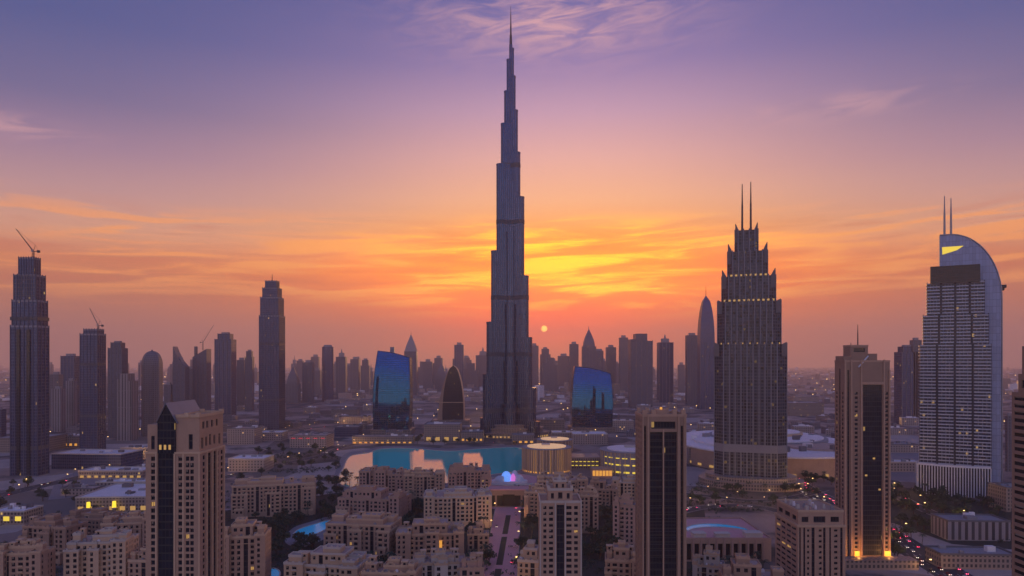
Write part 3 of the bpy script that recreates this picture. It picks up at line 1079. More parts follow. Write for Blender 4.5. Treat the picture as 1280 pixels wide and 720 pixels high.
# ---------------- stepped hotel tower with horned tiers and twin masts
d = PD(610)
TH = math.atan((937.5 - 640) / FPX)
m = d / FPX * math.cos(TH)
hot = thing('hotel_tower', 'dark stepped hotel tower with twin masts, horned setbacks and lit crown strips', 'hotel tower', (PX(937.5, d), d, 0), -TH)
dep0 = 46.0
KH = 1.0
TR = [(983 - (983 - a) * KH - (0 if i == 0 else 0), 983 - (983 - b_) * KH, c_, e_) for i, (a, b_, c_, e_) in enumerate([(892, 983, 611, 430), (896, 976, 432, 376), (901.5, 969.5, 378, 344), (909, 959.5, 346, 312), (918.5, 947.5, 314, 284)])]
for i, (a, b_, yb, yt) in enumerate(TR):
    w = (b_ - a) * m
    dep = dep0 * w / (91 * m * KH)
    ox = ((a + b_) / 2 - 937.5) * m
    oy = (dep0 - dep) / 2
    z0, z1 = max(0, PZ(yb, d)), PZ(yt, d)
    c = w * 0.13
    ol = chamfer(w, dep, c, ox, oy)
    mb = MB()
    mb.prism(ol, z0, z1, False)
    s = mb.build('tower_tier', 'hotel_grid', hot)
    rf = MB()
    rf.prism(ol, z1 - 1.0, z1 - .4)
    rf.build('roof', 'roof_grey', s)
    fn = MB()                               # vertical stone ribs
    nb = (9, 8, 7, 5, 3)[i]
    for q in range(nb + 1):
        u = -w / 2 + c + (w - 2 * c) * q / nb
        fn.box(ox + u - .55, ox + u + .55, oy - .9, oy - .01, z0, z1 + 1.5)
    for sx in (-1, 1):
        for q in range(5):
            v = oy + c + (dep - 2 * c) * q / 4
            xx = ox + sx * (w / 2)
            fn.box(min(xx + sx * .01, xx + sx * .9), max(xx + sx * .01, xx + sx * .9), v - .55, v + .55, z0, z1 + 1.5)
    fn.build('stone_ribs', 'pale_rib', s)
    hh = (2.0, 2.0, 8.0, 9.5, 8.0)[i]       # raised corner horns, sloping inwards
    for sx in (-1, 1):
        for yy in (oy + c * .3, oy + dep - c * .3 - 1.5):
            hb = MB()
            xo = ox + sx * w / 2
            xi = ox + sx * (w / 2 - min(c * 1.25, 5.5))
            P = [(xo, z1 - 14), (xo, z1 + hh), (xo - sx * .8, z1 + hh), (xi, z1 - .5), (xi, z1 - 14)]
            if sx > 0:
                P = P[::-1]
            F0 = [(p[0], yy, p[1]) for p in P]
            F1 = [(p[0], yy + 1.5, p[1]) for p in P]
            hb.face(F0)
            hb.face(F1[::-1])
            for q in range(5):
                r_ = (q + 1) % 5
                hb.face([F0[r_], F0[q], F1[q], F1[r_]])
            hb.build('corner_horn', 'concrete', s)
    if i in (0, 1, 2):
        nxt = TR[i + 1]
        wn_ = (nxt[1] - nxt[0]) * m
        k = (9, 11, 8)[i]
        for q in range(k):
            u = -wn_ / 2 + 3 + (wn_ - 6) * q / (k - 1)
            lb = MB()
            lb.box(ox + u - (.6 if i == 0 else 1.2), ox + u + (.6 if i == 0 else 1.2), oy + 1.0, oy + 1.8, z1 - .2, z1 + (1.6 if i == 0 else 2.2))
            lb.build('crown_light', 'lit_glass', s)
bb = MB()
w = 91 * m * KH + .8
bb.prism(chamfer(w, dep0 + .8, w * .13, (983 - 45.5 * KH - 937.5) * m, -.4), PZ(566, d), PZ(556, d), True, True)
bb.build('mechanical_band', 'pale_rib', hot)
for px in (927.5, 938.5):
    mast(hot, (983 - (983 - px) * KH - 937.5) * m, dep0 / 2 - (3 if px < 930 else 0), PZ(290, d), PZ(224 if px < 930 else 221, d), 1.25, 'mast')
pd_ = MB()
pd_.prism(ellipse(58, 42, 40, 0, 20), 0, 8)
pd_.prism(ellipse(50, 36, 40, 0, 20), 8, 13)
pd_.build('podium', 'brown_wall', hot)

# ---------------- hotel tower with quarter-round sail and white balconies
d = PD(619)
m = d / FPX
TA = R(29)
adr = thing('hotel_tower', 'pale hotel tower with quarter-round sail top, white balcony bands and twin masts', 'hotel tower', (PX(1200, d), d, 0), -TA)


def on_face(px, y):
    """Local x of a bearing on the plane y metres behind the front of the turned building."""
    k, c, s = (px - 640) / FPX, math.cos(TA), math.sin(TA)
    return (k * (d + y * c) - PX(1200, d) - y * s) / (c + k * s)


x_ = lambda px: on_face(px, 1.0)
z_ = lambda py: PZ(py, d)
# the sail: a thin slab with a quarter-round top, eleven metres behind the balcony front
sa = MB()
x0_, z0_ = x_, z_
x_ = lambda px: on_face(px, 11.0)
z_ = lambda py: PZ(py, d + 4.0)
ol = [(x_(1252.5), 0.0)]
N = 18
for i in range(N + 1):
    a = math.pi / 2 * i / N
    ol.append((x_(1186) + (x_(1252.5) - x_(1186)) * math.cos(a), z_(375) + (z_(291) - z_(375)) * math.sin(a)))
ol += [(x_(1174.5), z_(291)), (x_(1174.5), 0.0)]
yF, yB = 11.0, 22.0
sa.face([(p[0], yF, p[1]) for p in ol], [tuple(p) for p in ol])
sa.face([(p[0], yB, p[1]) for p in ol][::-1])
for i in range(len(ol)):
    a, b_ = ol[i], ol[(i + 1) % len(ol)]
    sa.face([(a[0], yF, a[1]), (a[0], yB, a[1]), (b_[0], yB, b_[1]), (b_[0], yF, b_[1])])
sail = sa.build('sail_wall', 'sail_panel', adr)
rim = MB()
for i in range(len(ol) - 2):
    a, b_ = ol[i], ol[i + 1]
    rim.tube((a[0], yF + .2, a[1]), (b_[0], yF + .2, b_[1]), .8, .8, 6)
rim.build('sail_rim', 'steel', sail)
lt = MB()
lt.face([(x_(1177.5), yF - .25, z_(306.5)), (x_(1204.5), yF - .25, z_(306.5)), (x_(1196), yF - .25, z_(311.5)), (x_(1178), yF - .25, z_(316))][::-1])
lt.build('lit_opening', 'yellow_light', sail)
hp = MB()
hp.box(x_(1252.5), x_(1258.5), yF + 1, yB - 1, z_(361), z_(357.5))
hp.box(x_(1252.5), x_(1256), yF + 2, yB - 2, z_(364), z_(361))
hp.build('side_platform', 'dark_metal', adr)
x_, z_ = x0_, z0_
mec = MB()
mec.box(x_(1163), x_(1225.5), 2, yF + 4, z_(353), z_(331))
mec.build('plant_screen', 'night_glass', adr)
# three blocks of guest rooms stepping out towards the ground, glass behind the balconies
BL = [(1159, 1231, 352, 393, 4.0), (1154, 1236, 393, 431, 2.5), (1149.5, 1239, 431, 592, 0.6)]
for (a, b_, yt, yb, fy) in BL:
    mb = MB()
    mb.box(x_(a) + .6, x_(b_) - .6, fy + 1.6, yB + 8, z_(yb), z_(yt))
    mb.build('room_block', 'balcony_glass', adr)
nfl = 0
z = z_(590)
while z < z_(353):
    yy = HZ + (CH - z) * FPX / d
    a, b_, yt, yb, fy = [q for q in BL if q[2] <= yy + .01][-1]
    mb = MB()
    nb = 4
    wtot = x_(b_) - x_(a)
    for q in range(nb):
        u0 = x_(a) + wtot * q / nb + (1.1 if q else 0)
        u1 = x_(a) + wtot * (q + 1) / nb - (1.1 if q < nb - 1 else 0)
        mb.box(u0, u1, fy - .6, fy + 1.7, z, z + .28)
        mb.box(u0, u1, fy - .6, fy - .42, z + .28, z + 1.25)
        for e in range(1, 4):
            if RND.random() < .7:
                ud = u0 + (u1 - u0) * e / 4
                mb.box(ud - .12, ud + .12, fy - .4, fy + 1.6, z + .28, z + 3.3)
    mb.box(x_(a) - .2, x_(a) + .6, fy + 1.7, yB + 6, z, z + 1.25)
    mb.build('balcony_band', 'balcony_white', adr)
    z += 3.55
pv_ = MB()
for (a, b_, yt, yb, fy) in BL:
    wtot = x_(b_) - x_(a)
    for q in range(5):
        u = x_(a) + wtot * q / 4
        pv_.box(u - .35, u + .35, fy - .3, fy + 1.6, z_(yb), z_(yt) + 1)
pv_.build('party_wall', 'dark_metal', adr)
# curved podium of tall white fins
pod = MB()
arc = []
for i in range(27):
    s = i / 26.0
    yy = -3.0 - 7.0 * math.sin(math.pi * s)
    arc.append((on_face(1147.5 + 91 * s, yy), yy))
pod.prism(arc + [(arc[-1][0], yB), (arc[0][0], yB)], 0, z_(584))
podium = pod.build('podium', 'night_glass', adr)
for i in range(27):
    fb = MB()
    fb.box(arc[i][0] - .5, arc[i][0] + .5, arc[i][1] - 1.6, arc[i][1] - .02, 0, z_(583))
    fb.build('podium_fin', 'white_panel', podium)
for i in range(7):
    fb = MB()
    yy = arc[0][1] + 2.2 + i * 2.8
    fb.box(arc[0][0] - 1.6, arc[0][0] - .02, yy - .5, yy + .5, 0, z_(583))
    fb.build('podium_fin', 'white_panel', podium)
cp = MB()
for i in range(26):
    a, b_ = arc[i], arc[i + 1]
    cp.prism([(a[0], a[1] - 2), (b_[0], b_[1] - 2), (b_[0], b_[1] + 1.5), (a[0], a[1] + 1.5)], z_(583), z_(580.5), True, True)
cp.build('podium_cornice', 'white_panel', podium)
for px, yt in ((1181.7, 239.5), (1190, 243)):
    mast(adr, x_(px), yF + 4, z_(293), z_(yt), 1.2, 'mast', 'steel')

# ------------------------------------------------------------------ stone towers of the old-town quarter
FOOT = []                       # footprints that trees, cars and lamps keep clear of


def foot(x, y, w, d, rz=0.0, pad=2.0):
    FOOT.append((x, y, w / 2 + pad, d / 2 + pad, rz))


def clear(x, y, pad=0.0):
    for (cx, cy, hw, hd, rz) in FOOT:
        c, s = math.cos(-rz), math.sin(-rz)
        dx, dy = x - cx, y - cy
        if abs(dx * c - dy * s) < hw + pad and abs(dx * s + dy * c) < hd + pad:
            return False
    return True


def body(th, mb, x0, y0, w, dep, z0, z1, front, side, fh=3.0, wh=1.6, side_dir=1, other=(), strip='night_glass', zstart=None, ztop=None, depth=0.45, slot_depth=0.7):
    """Four walls of a block with window columns ('w') and tall glazed slots ('s'); returns window spots."""
    spots = []
    slots = []
    zs = zstart if zstart is not None else z0 + 1.0
    zt = (ztop if ztop is not None else z1 - 1.2)
    faces = [((x0, y0), 0.0, w, front), ((x0 + w, y0), R(90), dep, side if side_dir > 0 else other),
             ((x0 + w, y0 + dep), R(180), w, ()), ((x0, y0 + dep), R(270), dep, side if side_dir < 0 else other)]
    for o, ang, L, cols in faces:
        wo, so = [], []
        for cdef in cols:
            u0, u1, ty = cdef[:3]
            if ang == R(270):
                u0, u1 = L - u1, L - u0
            if ty == 's':
                so.append((u0, u1, zs if len(cdef) < 4 else cdef[3], zt if len(cdef) < 5 else cdef[4]))
            else:
                n = int((zt - zs) / fh)
                for k in range(n):
                    zz = zt - (k + 1) * fh + (fh - wh) / 2
                    wo.append((u0, u1, zz, zz + wh))
        got = fac(mb, o, ang, L, z0, z1, wo + so, depth)
        spots += got[:len(wo)]
        slots += got[len(wo):]
    for (c, ang, ww, hh) in slots:
        s = MB()
        s.face([(-ww / 2, 0, -hh / 2), (ww / 2, 0, -hh / 2), (ww / 2, 0, hh / 2), (-ww / 2, 0, hh / 2)], [(0, 0), (ww, 0), (ww, hh), (0, hh)])
        o_ = s.build('glass_strip', strip, th)
        o_.location = c
        o_.rotation_euler = (0, 0, ang)
    mb.face([(x0, y0, z1), (x0 + w, y0, z1), (x0 + w, y0 + dep, z1), (x0, y0 + dep, z1)])
    return spots


def cap100(th, spots, lit=0.01):
    spots.sort(key=lambda s: -s[0][2])
    for (c, ang, w, h) in spots[:100]:
        link('window', window_mesh(w, h, RND.random() < lit), th, c, ang)
    rest = spots[100:]
    if rest:
        windows(th, rest, 0, lit)


# gabled tower
d = 305.0
m = d / FPX
th = thing('residential_tower', 'tan stone tower with dark glass bay under a grey gabled roof', 'tower', (PX(182, d), d, 0))
foot(PX(182, d) + 12, d + 13, 25, 27)
wl = MB()
sp4 = body(th, wl, 0, 0, 24.3, 26, 0, PZ(566, d), [(2.4, 4.2, 'w'), (5.4, 12.9, 's', 1, PZ(566, d) - .1), (14.6, 16.3, 'w'), (17.9, 19.5, 'w'), (19.9, 21.5, 'w')],
           [(2.8, 5.0, 'w'), (8, 11.4, 's'), (13.9, 16.8, 's'), (18.3, 19.6, 'w'), (21.8, 24.2, 'w')], 2.9, 1.95)
sp4 += body(th, wl, 13.4, .5, 10.4, 25, PZ(566, d) - .3, PZ(521, d), [(5.6, 7.4, 's', PZ(562, d), PZ(543, d))],
            [(2.0, 4.0, 's', PZ(562, d), PZ(548, d)), (6, 8, 's', PZ(560, d), PZ(548, d)), (10, 12, 's', PZ(560, d), PZ(546, d)), (14.5, 16.5, 's', PZ(560, d), PZ(548, d)), (20, 22, 's', PZ(562, d), PZ(548, d)),
             (3, 5.2, 's', PZ(537, d), PZ(528, d)), (7, 9.2, 's', PZ(537, d), PZ(528, d)), (12, 14.2, 's', PZ(537, d), PZ(528, d)), (17, 19.2, 's', PZ(537, d), PZ(528, d))])
sp4 += body(th, wl, .6, .5, 4.6, 25, PZ(566, d) - .3, PZ(531, d), [(1.6, 3.2, 's', PZ(562, d), PZ(545, d))], ())
wall_ = wl.build('wall', 'tan_stone', th)
cap100(th, sp4)
cn = MB()
for (a, b_, y, y1, z) in ((-.25, 5.3, -.35, 26.2, PZ(566, d)), (13.0, 24.6, -.35, 26.2, PZ(566, d))):
    cn.box(a, b_, y, y1, z - .5, z + .35)
parapet(cn, 13.4, 23.8, .5, 25.5, PZ(521, d), 1.0)
for (px_, py_) in ((23.2, .3), (23.2, 24.6), (14.0, 24.6), (18.4, .3)):
    cn.box(px_ - .9, px_ + .9, py_ - .5, py_ + 1.3, PZ(521, d) - .2, PZ(516, d))
for u in (4.8, 13.0, 16.9, 24.0):
    cn.box(u - .35, u + .3, -.4, -.02, 1, PZ(567, d))
for v in (6.6, 12.6, 17.4, 25.4):
    cn.box(24.32, 24.7, v - .35, v + .35, 1, PZ(567, d))
cn.build('stone_trim', 'sand_stone', th)
gb = MB()
zE, zP, zB = PZ(527, d), PZ(505.5, d), PZ(566, d) - .2
gb.face([(5.4, -.2, zB), (13.4, -.2, zB), (13.4, -.2, zE), (9.3, -.2, zP), (5.4, -.2, zE)], [(5.4, zB), (13.4, zB), (13.4, zE), (9.3, zP), (5.4, zE)])
gb.face([(5.4, 26, zB), (5.4, -.2, zB), (5.4, -.2, zE), (5.4, 26, zE)], [(0, zB), (26, zB), (26, zE), (0, zE)])
gb.face([(13.4, -.2, zB), (13.4, 26, zB), (13.4, 26, zE), (13.4, -.2, zE)], [(0, zB), (26, zB), (26, zE), (0, zE)])
gb.build('glass_bay', 'night_glass', th)
rg = MB()
for (ua, ub) in ((5.0, 9.3), (9.3, 14.4)):
    za, zb = (zE - .6, zP + .3) if ua < 9 else (zP + .3, zE - .9)
    F0 = [(ua, -.8, za), (ub, -.8, zb), (ub, -.8, zb + .4), (ua, -.8, za + .4)]
    F1 = [(p[0], 27.0, p[2]) for p in F0]
    rg.face(F0)
    rg.face(F1[::-1])
    for q in range(4):
        r_ = (q + 1) % 4
        rg.face([F0[r_], F0[q], F1[q], F1[r_]])
rg.build('gabled_roof', 'slate_roof', th)
ll = MB()
for u in (6.2, 8.3, 10.4):
    ll.box(u, u + 1.0, -.35, -.22, PZ(562, d), PZ(556, d))
ll.build('bay_lights', 'lit_glass', th)

# dark glazed slab tower with stone piers
d = 350.0
m = d / FPX
th = thing('residential_tower', 'slab tower with dark glass front split by a pale mullion between brown stone piers', 'tower', (PX(803, d), d, 0))
foot(PX(803, d) + 11, d + 10, 23, 21)
wl = MB()
zt = PZ(520, d)
sp4 = body(th, wl, 0, 0, 22.6, 20, 0, zt, [(.9, 1.9, 's', 1, zt - 5), (3.9, 17.7, 's', 1, PZ(540, d)), (4.6, 17.0, 's', PZ(536, d), PZ(527, d)), (19.7, 20.9, 's', 1, zt - 5)],
           [(3, 5, 'w'), (9, 11, 'w'), (15, 17, 'w')], 3.0, 1.6, -1, (), depth=1.0)
wl.build('wall', 'brown_stone', th)
cap100(th, sp4)
cn = MB()
for (u, ww) in ((2.9, .7), (18.6, .7), (.3, .5), (22.2, .5), (21.6, .4)):
    cn.box(u - ww / 2, u + ww / 2, -.6, -.02, 1, zt + 1)
cn.box(10.5, 11.1, -.35, .9, 1, PZ(537, d))
parapet(cn, 0, 22.6, 0, 20, zt, 1.0)
for u in (1.4, 6, 16.6, 21.2):
    cn.box(u - 1.1, u + 1.1, .4, 2.4, zt, PZ(512.5, d))
    cn.box(u - .8, u + .8, 17, 19, zt, PZ(512.5, d))
cn.box(8.6, 14, 6, 13, zt, zt + 3)
cn.build('stone_trim', 'tan_stone', th)
sl = MB()
k = 0
z = PZ(544, d)
while z > 20:
    sl.box(3.95, 10.45, -.02, .25, z, z + .25)
    sl.box(11.15, 17.65, -.02, .25, z, z + .25)
    z -= 3.3
o_ = sl.build('floor_bands', 'dark_metal', th)
o_['kind'] = 'stuff'
ab = MB()
ab.box(10.2, 11.4, 5.5, 5.9, zt + 3, zt + 4.2)
ab.build('crown_lamp', 'amber_light', th)

# tall tower beside the expressway
d = 482.0
m = d / FPX
th = thing('residential_tower', 'tall brown tower with central dark glass, stepped crown and antenna beside the expressway', 'tower', (PX(1056, d), d, 0))
foot(PX(1056, d) + 16, d + 8, 34, 18)
wl = MB()
W3 = 31.8
tp = PZ(452, d)
sp4 = body(th, wl, 0, 0, W3, 15, 0, tp, [(1.8, 3.2, 's', 3, tp - 6), (7.0, 9.2, 'w'), (12.9, 26.3, 's', 6, PZ(481, d)), (28.6, 30.6, 'w')],
           [(2.2, 4.2, 'w'), (6.5, 8.6, 's', 3, tp - 5), (11, 13, 'w')], 3.1, 1.9, -1, (), ztop=PZ(489, d))
sp4 += body(th, wl, -.4, 1.0, 5.5, 12, tp - .3, PZ(445, d), (), (), 3, 1.6, -1)
sp4 += body(th, wl, 4.9, 1.4, 12.2, 11, tp - .3, PZ(432.5, d), [(2, 10, 's', PZ(440, d), PZ(435, d))], (), 3, 1.6, -1)
sp4 += body(th, wl, 17.3, 1.2, 6.2, 11, tp - .3, PZ(442, d), (), (), 3, 1.6, -1)
wl.build('wall', 'brown_stone', th)
cap100(th, sp4)
cn = MB()
for u in (.2, 4.6, 11.6, 27.6, 31.5):
    cn.box(u - .5, u + .5, -.7, -.02, 3, tp + (1.4 if u < 28 else -6))
cn.box(11.0, 28.0, -.8, -.05, PZ(480.5, d), PZ(477.5, d))
parapet(cn, 0, W3, 0, 15, tp, 1.0)
parapet(cn, 4.9, 17.1, 1.4, 12.4, PZ(432.5, d), .8, .4)
cn.build('stone_trim', 'tan_stone', th)
st_ = MB()
st_.tube((9.5, -.3, PZ(459, d)), (17.0, 1.0, PZ(445, d)), .55, .55, 6)
st_.build('roof_strut', 'white_panel', th)
mast(th, 12.2, 6, PZ(432.5, d), PZ(405, d), .45)
mast(th, 5.8, 3, PZ(432.5, d), PZ(428, d), .3)
for (u, w_) in ((6.6, 3.4), (27.6, 4.4)):               # floodlit entrance niches with their lamps
    fl = MB()
    fl.box(u, u + w_, -.9, -.72, 2.0, 9.5)
    fl.build('entrance_light', 'flood_amber', th)
    ld = bpy.data.lights.new('entrance_lamp', 'POINT')
    ld.energy, ld.color, ld.shadow_soft_size = 9000.0, (1.0, 0.42, 0.08), .5
    link('entrance_lamp', ld, th, (u + w_ / 2, -3.5, 8.0))
lw = MB()
for (u, z) in ((14.5, 62), (24.0, 52), (20.0, 74)):
    lw.box(u, u + 1.6, .38, .44, z, z + 1.2)
lw.build('lit_window', 'lit_glass', th)
pb = MB()
pb.box(-22, 44, -14, -3, 0, 6.5)
pb.build('entrance_hall', 'brown_wall', th)

# slim tower with stepped pinnacle
d = 350.0
th = thing('residential_tower', 'slim tan tower with stepped pinnacle crown and central dark glass strip', 'tower', (PX(675, d), d, 0))
foot(PX(675, d) + 10.6, d + 10, 22, 21)
wl = MB()
zt = PZ(628, d)
WC = [(1.7, 3.3, 'w'), (4.6, 6.7, 'w'), (8.5, 12.4, 's', 1, PZ(631, d)), (13.5, 16.2, 'w'), (17.5, 19.4, 'w')]
sp4 = body(th, wl, 0, 0, 21.3, 20, 0, zt, WC, [(3, 5, 'w'), (9, 11, 'w'), (15, 17, 'w')], 3.0, 1.7, -1, [(3, 5, 'w'), (9, 11, 'w'), (15, 17, 'w')])
sp4 += body(th, wl, 4.2, 1.2, 12.6, 14, zt - .3, PZ(613, d), [(1.5, 3, 's', PZ(624, d), PZ(617, d)), (5.2, 7.4, 's', PZ(624, d), PZ(616, d)), (9.6, 11.1, 's', PZ(624, d), PZ(617, d))], ())
sp4 += body(th, wl, 7.2, 3.0, 6.6, 8, PZ(613, d) - .3, PZ(603, d), [(1, 2.2, 's', PZ(611, d), PZ(606, d)), (4.2, 5.4, 's', PZ(611, d), PZ(606, d))], ())
wl.build('wall', 'tan_stone', th)
cap100(th, sp4)
cn = MB()
for u in (.2, 7.9, 13.0, 21.1):
    cn.box(u - .35, u + .35, -.5, -.02, 1, zt + .8)
parapet(cn, 0, 21.3, 0, 20, zt, .9)
parapet(cn, 4.2, 16.8, 1.2, 15.2, PZ(613, d), .9, .4)
parapet(cn, 7.2, 13.8, 3, 11, PZ(603, d), .7, .35)
for (u, v) in ((4.6, 1.5), (16.4, 1.5), (4.6, 14.5), (16.4, 14.5)):
    cn.box(u - .7, u + .7, v - .5, v + .9, PZ(613, d), PZ(608, d))
cn.tube((10.5, 6.5, PZ(603, d)), (10.5, 6.5, PZ(595, d)), 1.3, .2, 8)
cn.build('stone_trim', 'pale_stone', th)

# broad block with terrace roof
d = 400.0
th = thing('residential_block', 'broad tan block with cluttered flat roof and banded side, below the tall antenna tower', 'building', (PX(997, d), d, 0))
foot(PX(997, d) + 14, d + 17, 29, 35)
wl = MB()
zt, zm_ = PZ(640, d), PZ(657, d)
fc = [(1.0, 1.9, 's'), (3.4, 4.5, 's'), (5.6, 6.8, 'w'), (8.2, 10.0, 's'), (12.4, 14.2, 'w'), (15.0, 16.4, 's'), (18.6, 19.6, 's'), (21.4, 23.4, 'w'), (25, 26.4, 's')]
sp4 = body(th, wl, 0, 0, 28, 34, 0, zm_, fc, [(2.5, 8.5, 'w'), (10, 16, 'w'), (18, 24, 'w'), (26, 32, 'w')], 3.2, 1.5, -1)
sp4 += body(th, wl, .7, .8, 26.6, 32.4, zm_ - .3, zt, [(2, 6, 's', zm_ + 1.8, zm_ + 5), (9, 16, 's', zm_ + 1.6, zm_ + 5.2), (19, 24, 's', zm_ + 1.8, zm_ + 5)], [(3, 9, 's', zm_ + 2, zm_ + 4.8), (12, 20, 's', zm_ + 2, zm_ + 4.8), (23, 30, 's', zm_ + 2, zm_ + 4.8)], 3, 1.5, -1)
wl.build('wall', 'tan_stone', th)
cap100(th, sp4, 0.015)
cn = MB()
parapet(cn, .7, 27.3, .8, 33.2, zt, 1.0)
cn.box(-.4, 28.4, -.5, 0.75, zm_ - .9, zm_ + .4)
cn.box(-.5, .65, .8, 34.4, zm_ - .9, zm_ + .4)
cn.build('stone_trim', 'sand_stone', th)
for i in range(16):
    ub = MB()
    a, b_ = RND.uniform(3, 24), RND.uniform(4, 30)
    s_ = RND.uniform(.9, 2.2)
    ub.box(a, a + s_, b_, b_ + s_ * .8, zt - .05, zt + RND.uniform(1.0, 2.4))
    ub.box(a + .2, a + s_ - .2, b_ + .2, b_ + s_ * .8 - .2, zt + .9, zt + 2.6)
    ub.build('roof_unit', RND.choice(['white_roof', 'roof_grey', 'pale_stone']), th)

# banded tower at the frame's edge
d = 300.0
th = thing('residential_tower', 'brown tower of stacked dark window bands cut by the picture edge', 'tower', (PX(1298, d), d, 0))
wl = MB()
zt = PZ(492, d)
sp4 = body(th, wl, 0, 0, 30, 16, 0, zt, [(.9, 6, 'w'), (7, 12, 'w'), (14, 20, 'w'), (22, 28, 'w')], [(1.5, 14.5, 'w')], 3.3, 1.7, -1)
sp4 += body(th, wl, .8, 2, 27, 11.0, zt - .3, PZ(468, d), [(1, 6, 's', PZ(486, d), PZ(474, d))], [(2, 9, 's', PZ(486, d), PZ(476, d))], 3, 1.6, -1)
sp4 += body(th, wl, 1.4, 3, 24, 8.5, PZ(468, d) - .3, PZ(432, d), [(1, 5, 's', PZ(462, d), PZ(440, d))], (), 3, 1.6, -1)
wl.build('wall', 'brown_stone', th)
cap100(th, sp4)

# ------------------------------------------------------------------ low blocks of the old-town quarter


def lowrise(px0, px1, ytop, ybase, label, seed, rz=0.0, deep=0.62, mat='tan_stone', lit=0.012, wings=2, gold=False, cap=64, cat='building', name='apartment_block', arcade=False):
    """Stepped stone block: a main wing, projecting wings and a set-back top floor, with parapets, roof rooms and real recessed windows."""
    rnd = random.Random(seed)
    d = PD(ybase)
    m = d / FPX
    W = (px1 - px0) * m
    H = PZ(ytop, d)
    D_ = max(14.0, W * deep)
    th = thing(name, label, cat, (PX((px0 + px1) / 2, d), d, 0), R(rz))
    cxw, cyw = -math.sin(R(rz)) * D_ / 2, math.cos(R(rz)) * D_ / 2
    foot(PX((px0 + px1) / 2, d) + cxw, d + cyw, W, D_, R(rz), 1.0)
    side_dir = 1 if (px0 + px1) / 2 < 640 else -1
    wl, tr, rf = MB(), MB(), MB()
    spots = []
    fh = 3.4

    def cols(L, slots=True):
        out, u = [], 1.4
        i = 0
        ph = rnd.randrange(5)
        while u + 2.0 < L - 1.0:
            if slots and i % 5 == ph and L > 12:
                out.append((u, u + 2.6, 's'))
                u += 4.1
            elif i % 5 == (ph + 2) % 5 and u + 3.2 < L - 1.0:
                out.append((u, u + 2.7, 'w'))
                u += 4.3
            else:
                ww = rnd.choice([1.6, 1.8, 2.0])
                out.append((u, u + ww, 'w'))
                u += ww + rnd.choice([1.5, 1.7, 2.0])
            i += 1
        return out

    def porch(x0, y0, w, dep, z1):
        w2_, t2_, r2_ = MB(), MB(), MB()
        spots.extend(body(th, w2_, x0, y0, w, dep, 0, z1, cols(w, False), (), fh, 2.15, side_dir, ztop=z1 - .7))
        r2_.box(x0 + .3, x0 + w - .3, y0 + .3, y0 + dep - .3, z1 - .2, z1 + .06)
        parapet(t2_, x0, x0 + w, y0, y0 + dep, z1, .9, .4)
        p_ = w2_.build('porch', mat, th)
        r2_.build('roof', 'roof_clay', p_)
        t2_.build('stone_trim', 'sand_stone', p_)

    def block(x0, y0, w, dep, z0, z1, slots=True, par=True, sides=True):
        sc_ = cols(dep, False) if sides else ()
        if z1 - z0 < 4.2:
            slots = False
        n0 = len(spots)
        spots.extend(body(th, wl, x0, y0, w, dep, z0, z1, cols(w, slots), sc_, fh, 2.15, side_dir, sc_ if not side_dir else (), strip='night_glass', ztop=z1 - .7))
        for (c_, an_, ww_, hh_) in spots[n0:]:           # balconies under the wide openings
            if an_ == 0.0 and ww_ > 2.3 and rnd.random() < .75:
                tr.box(c_[0] - ww_ / 2 - .2, c_[0] + ww_ / 2 + .2, y0 - .85, y0 - .02, c_[2] - hh_ / 2 - .35, c_[2] - hh_ / 2 - .15)
                tr.box(c_[0] - ww_ / 2 - .2, c_[0] + ww_ / 2 + .2, y0 - .85, y0 - .72, c_[2] - hh_ / 2 - .15, c_[2] - hh_ / 2 + .65)
        rf.box(x0 + .3, x0 + w - .3, y0 + .3, y0 + dep - .3, z1 - .2, z1 + .06)
        if par:
            parapet(tr, x0, x0 + w, y0, y0 + dep, z1, rnd.uniform(.8, 1.2), .45)
            if rnd.random() < .75:                      # stepped merlons along the front
                n = max(2, int(w / 3.4))
                for i in range(n):
                    u = x0 + (i + .5) * w / n
                    tr.box(u - .55, u + .55, y0 - .17, y0 + .25, z1 + .8, z1 + 1.75)

    h1 = H - fh * rnd.choice([1, 1, 2]) if H > 14 else H
    nw = rnd.choice([2, 3, 3]) if W > 30 else (2 if W > 18 else 0)
    block(-W / 2 + .3, 3.4, W - .6, D_ - 3.4, 0, h1)
    for i in range(nw):                                 # wings stepping forward
        ww = W * rnd.uniform(.15, .26)
        xc = -W / 2 + (W - ww) * (i / max(1, nw - 1)) + (rnd.uniform(-.05, .05) * W if 0 < i < nw - 1 else 0)
        zz = h1 + rnd.choice([-fh * 2, -fh, .5, fh * .5, fh])
        y0 = rnd.uniform(0, .8)
        block(xc, y0, ww, D_ * rnd.uniform(.35, .6), 0, max(7, zz))
        if rnd.random() < .6:                           # a low porch in front of the wing
            pw = ww * rnd.uniform(.5, .8)
            porch(xc + (ww - pw) / 2, y0 - 2.6, pw, 2.58, fh * rnd.choice([1.4, 2.4, 3.4]))
        if rnd.random() < .65:                          # a smaller room stepped back on the wing
            pw = ww * rnd.uniform(.45, .7)
            block(xc + (ww - pw) * rnd.random(), y0 + 2.2, pw, D_ * .25, max(7, zz) - .3, max(7, zz) + fh * rnd.uniform(.8, 1.2), False, True, False)
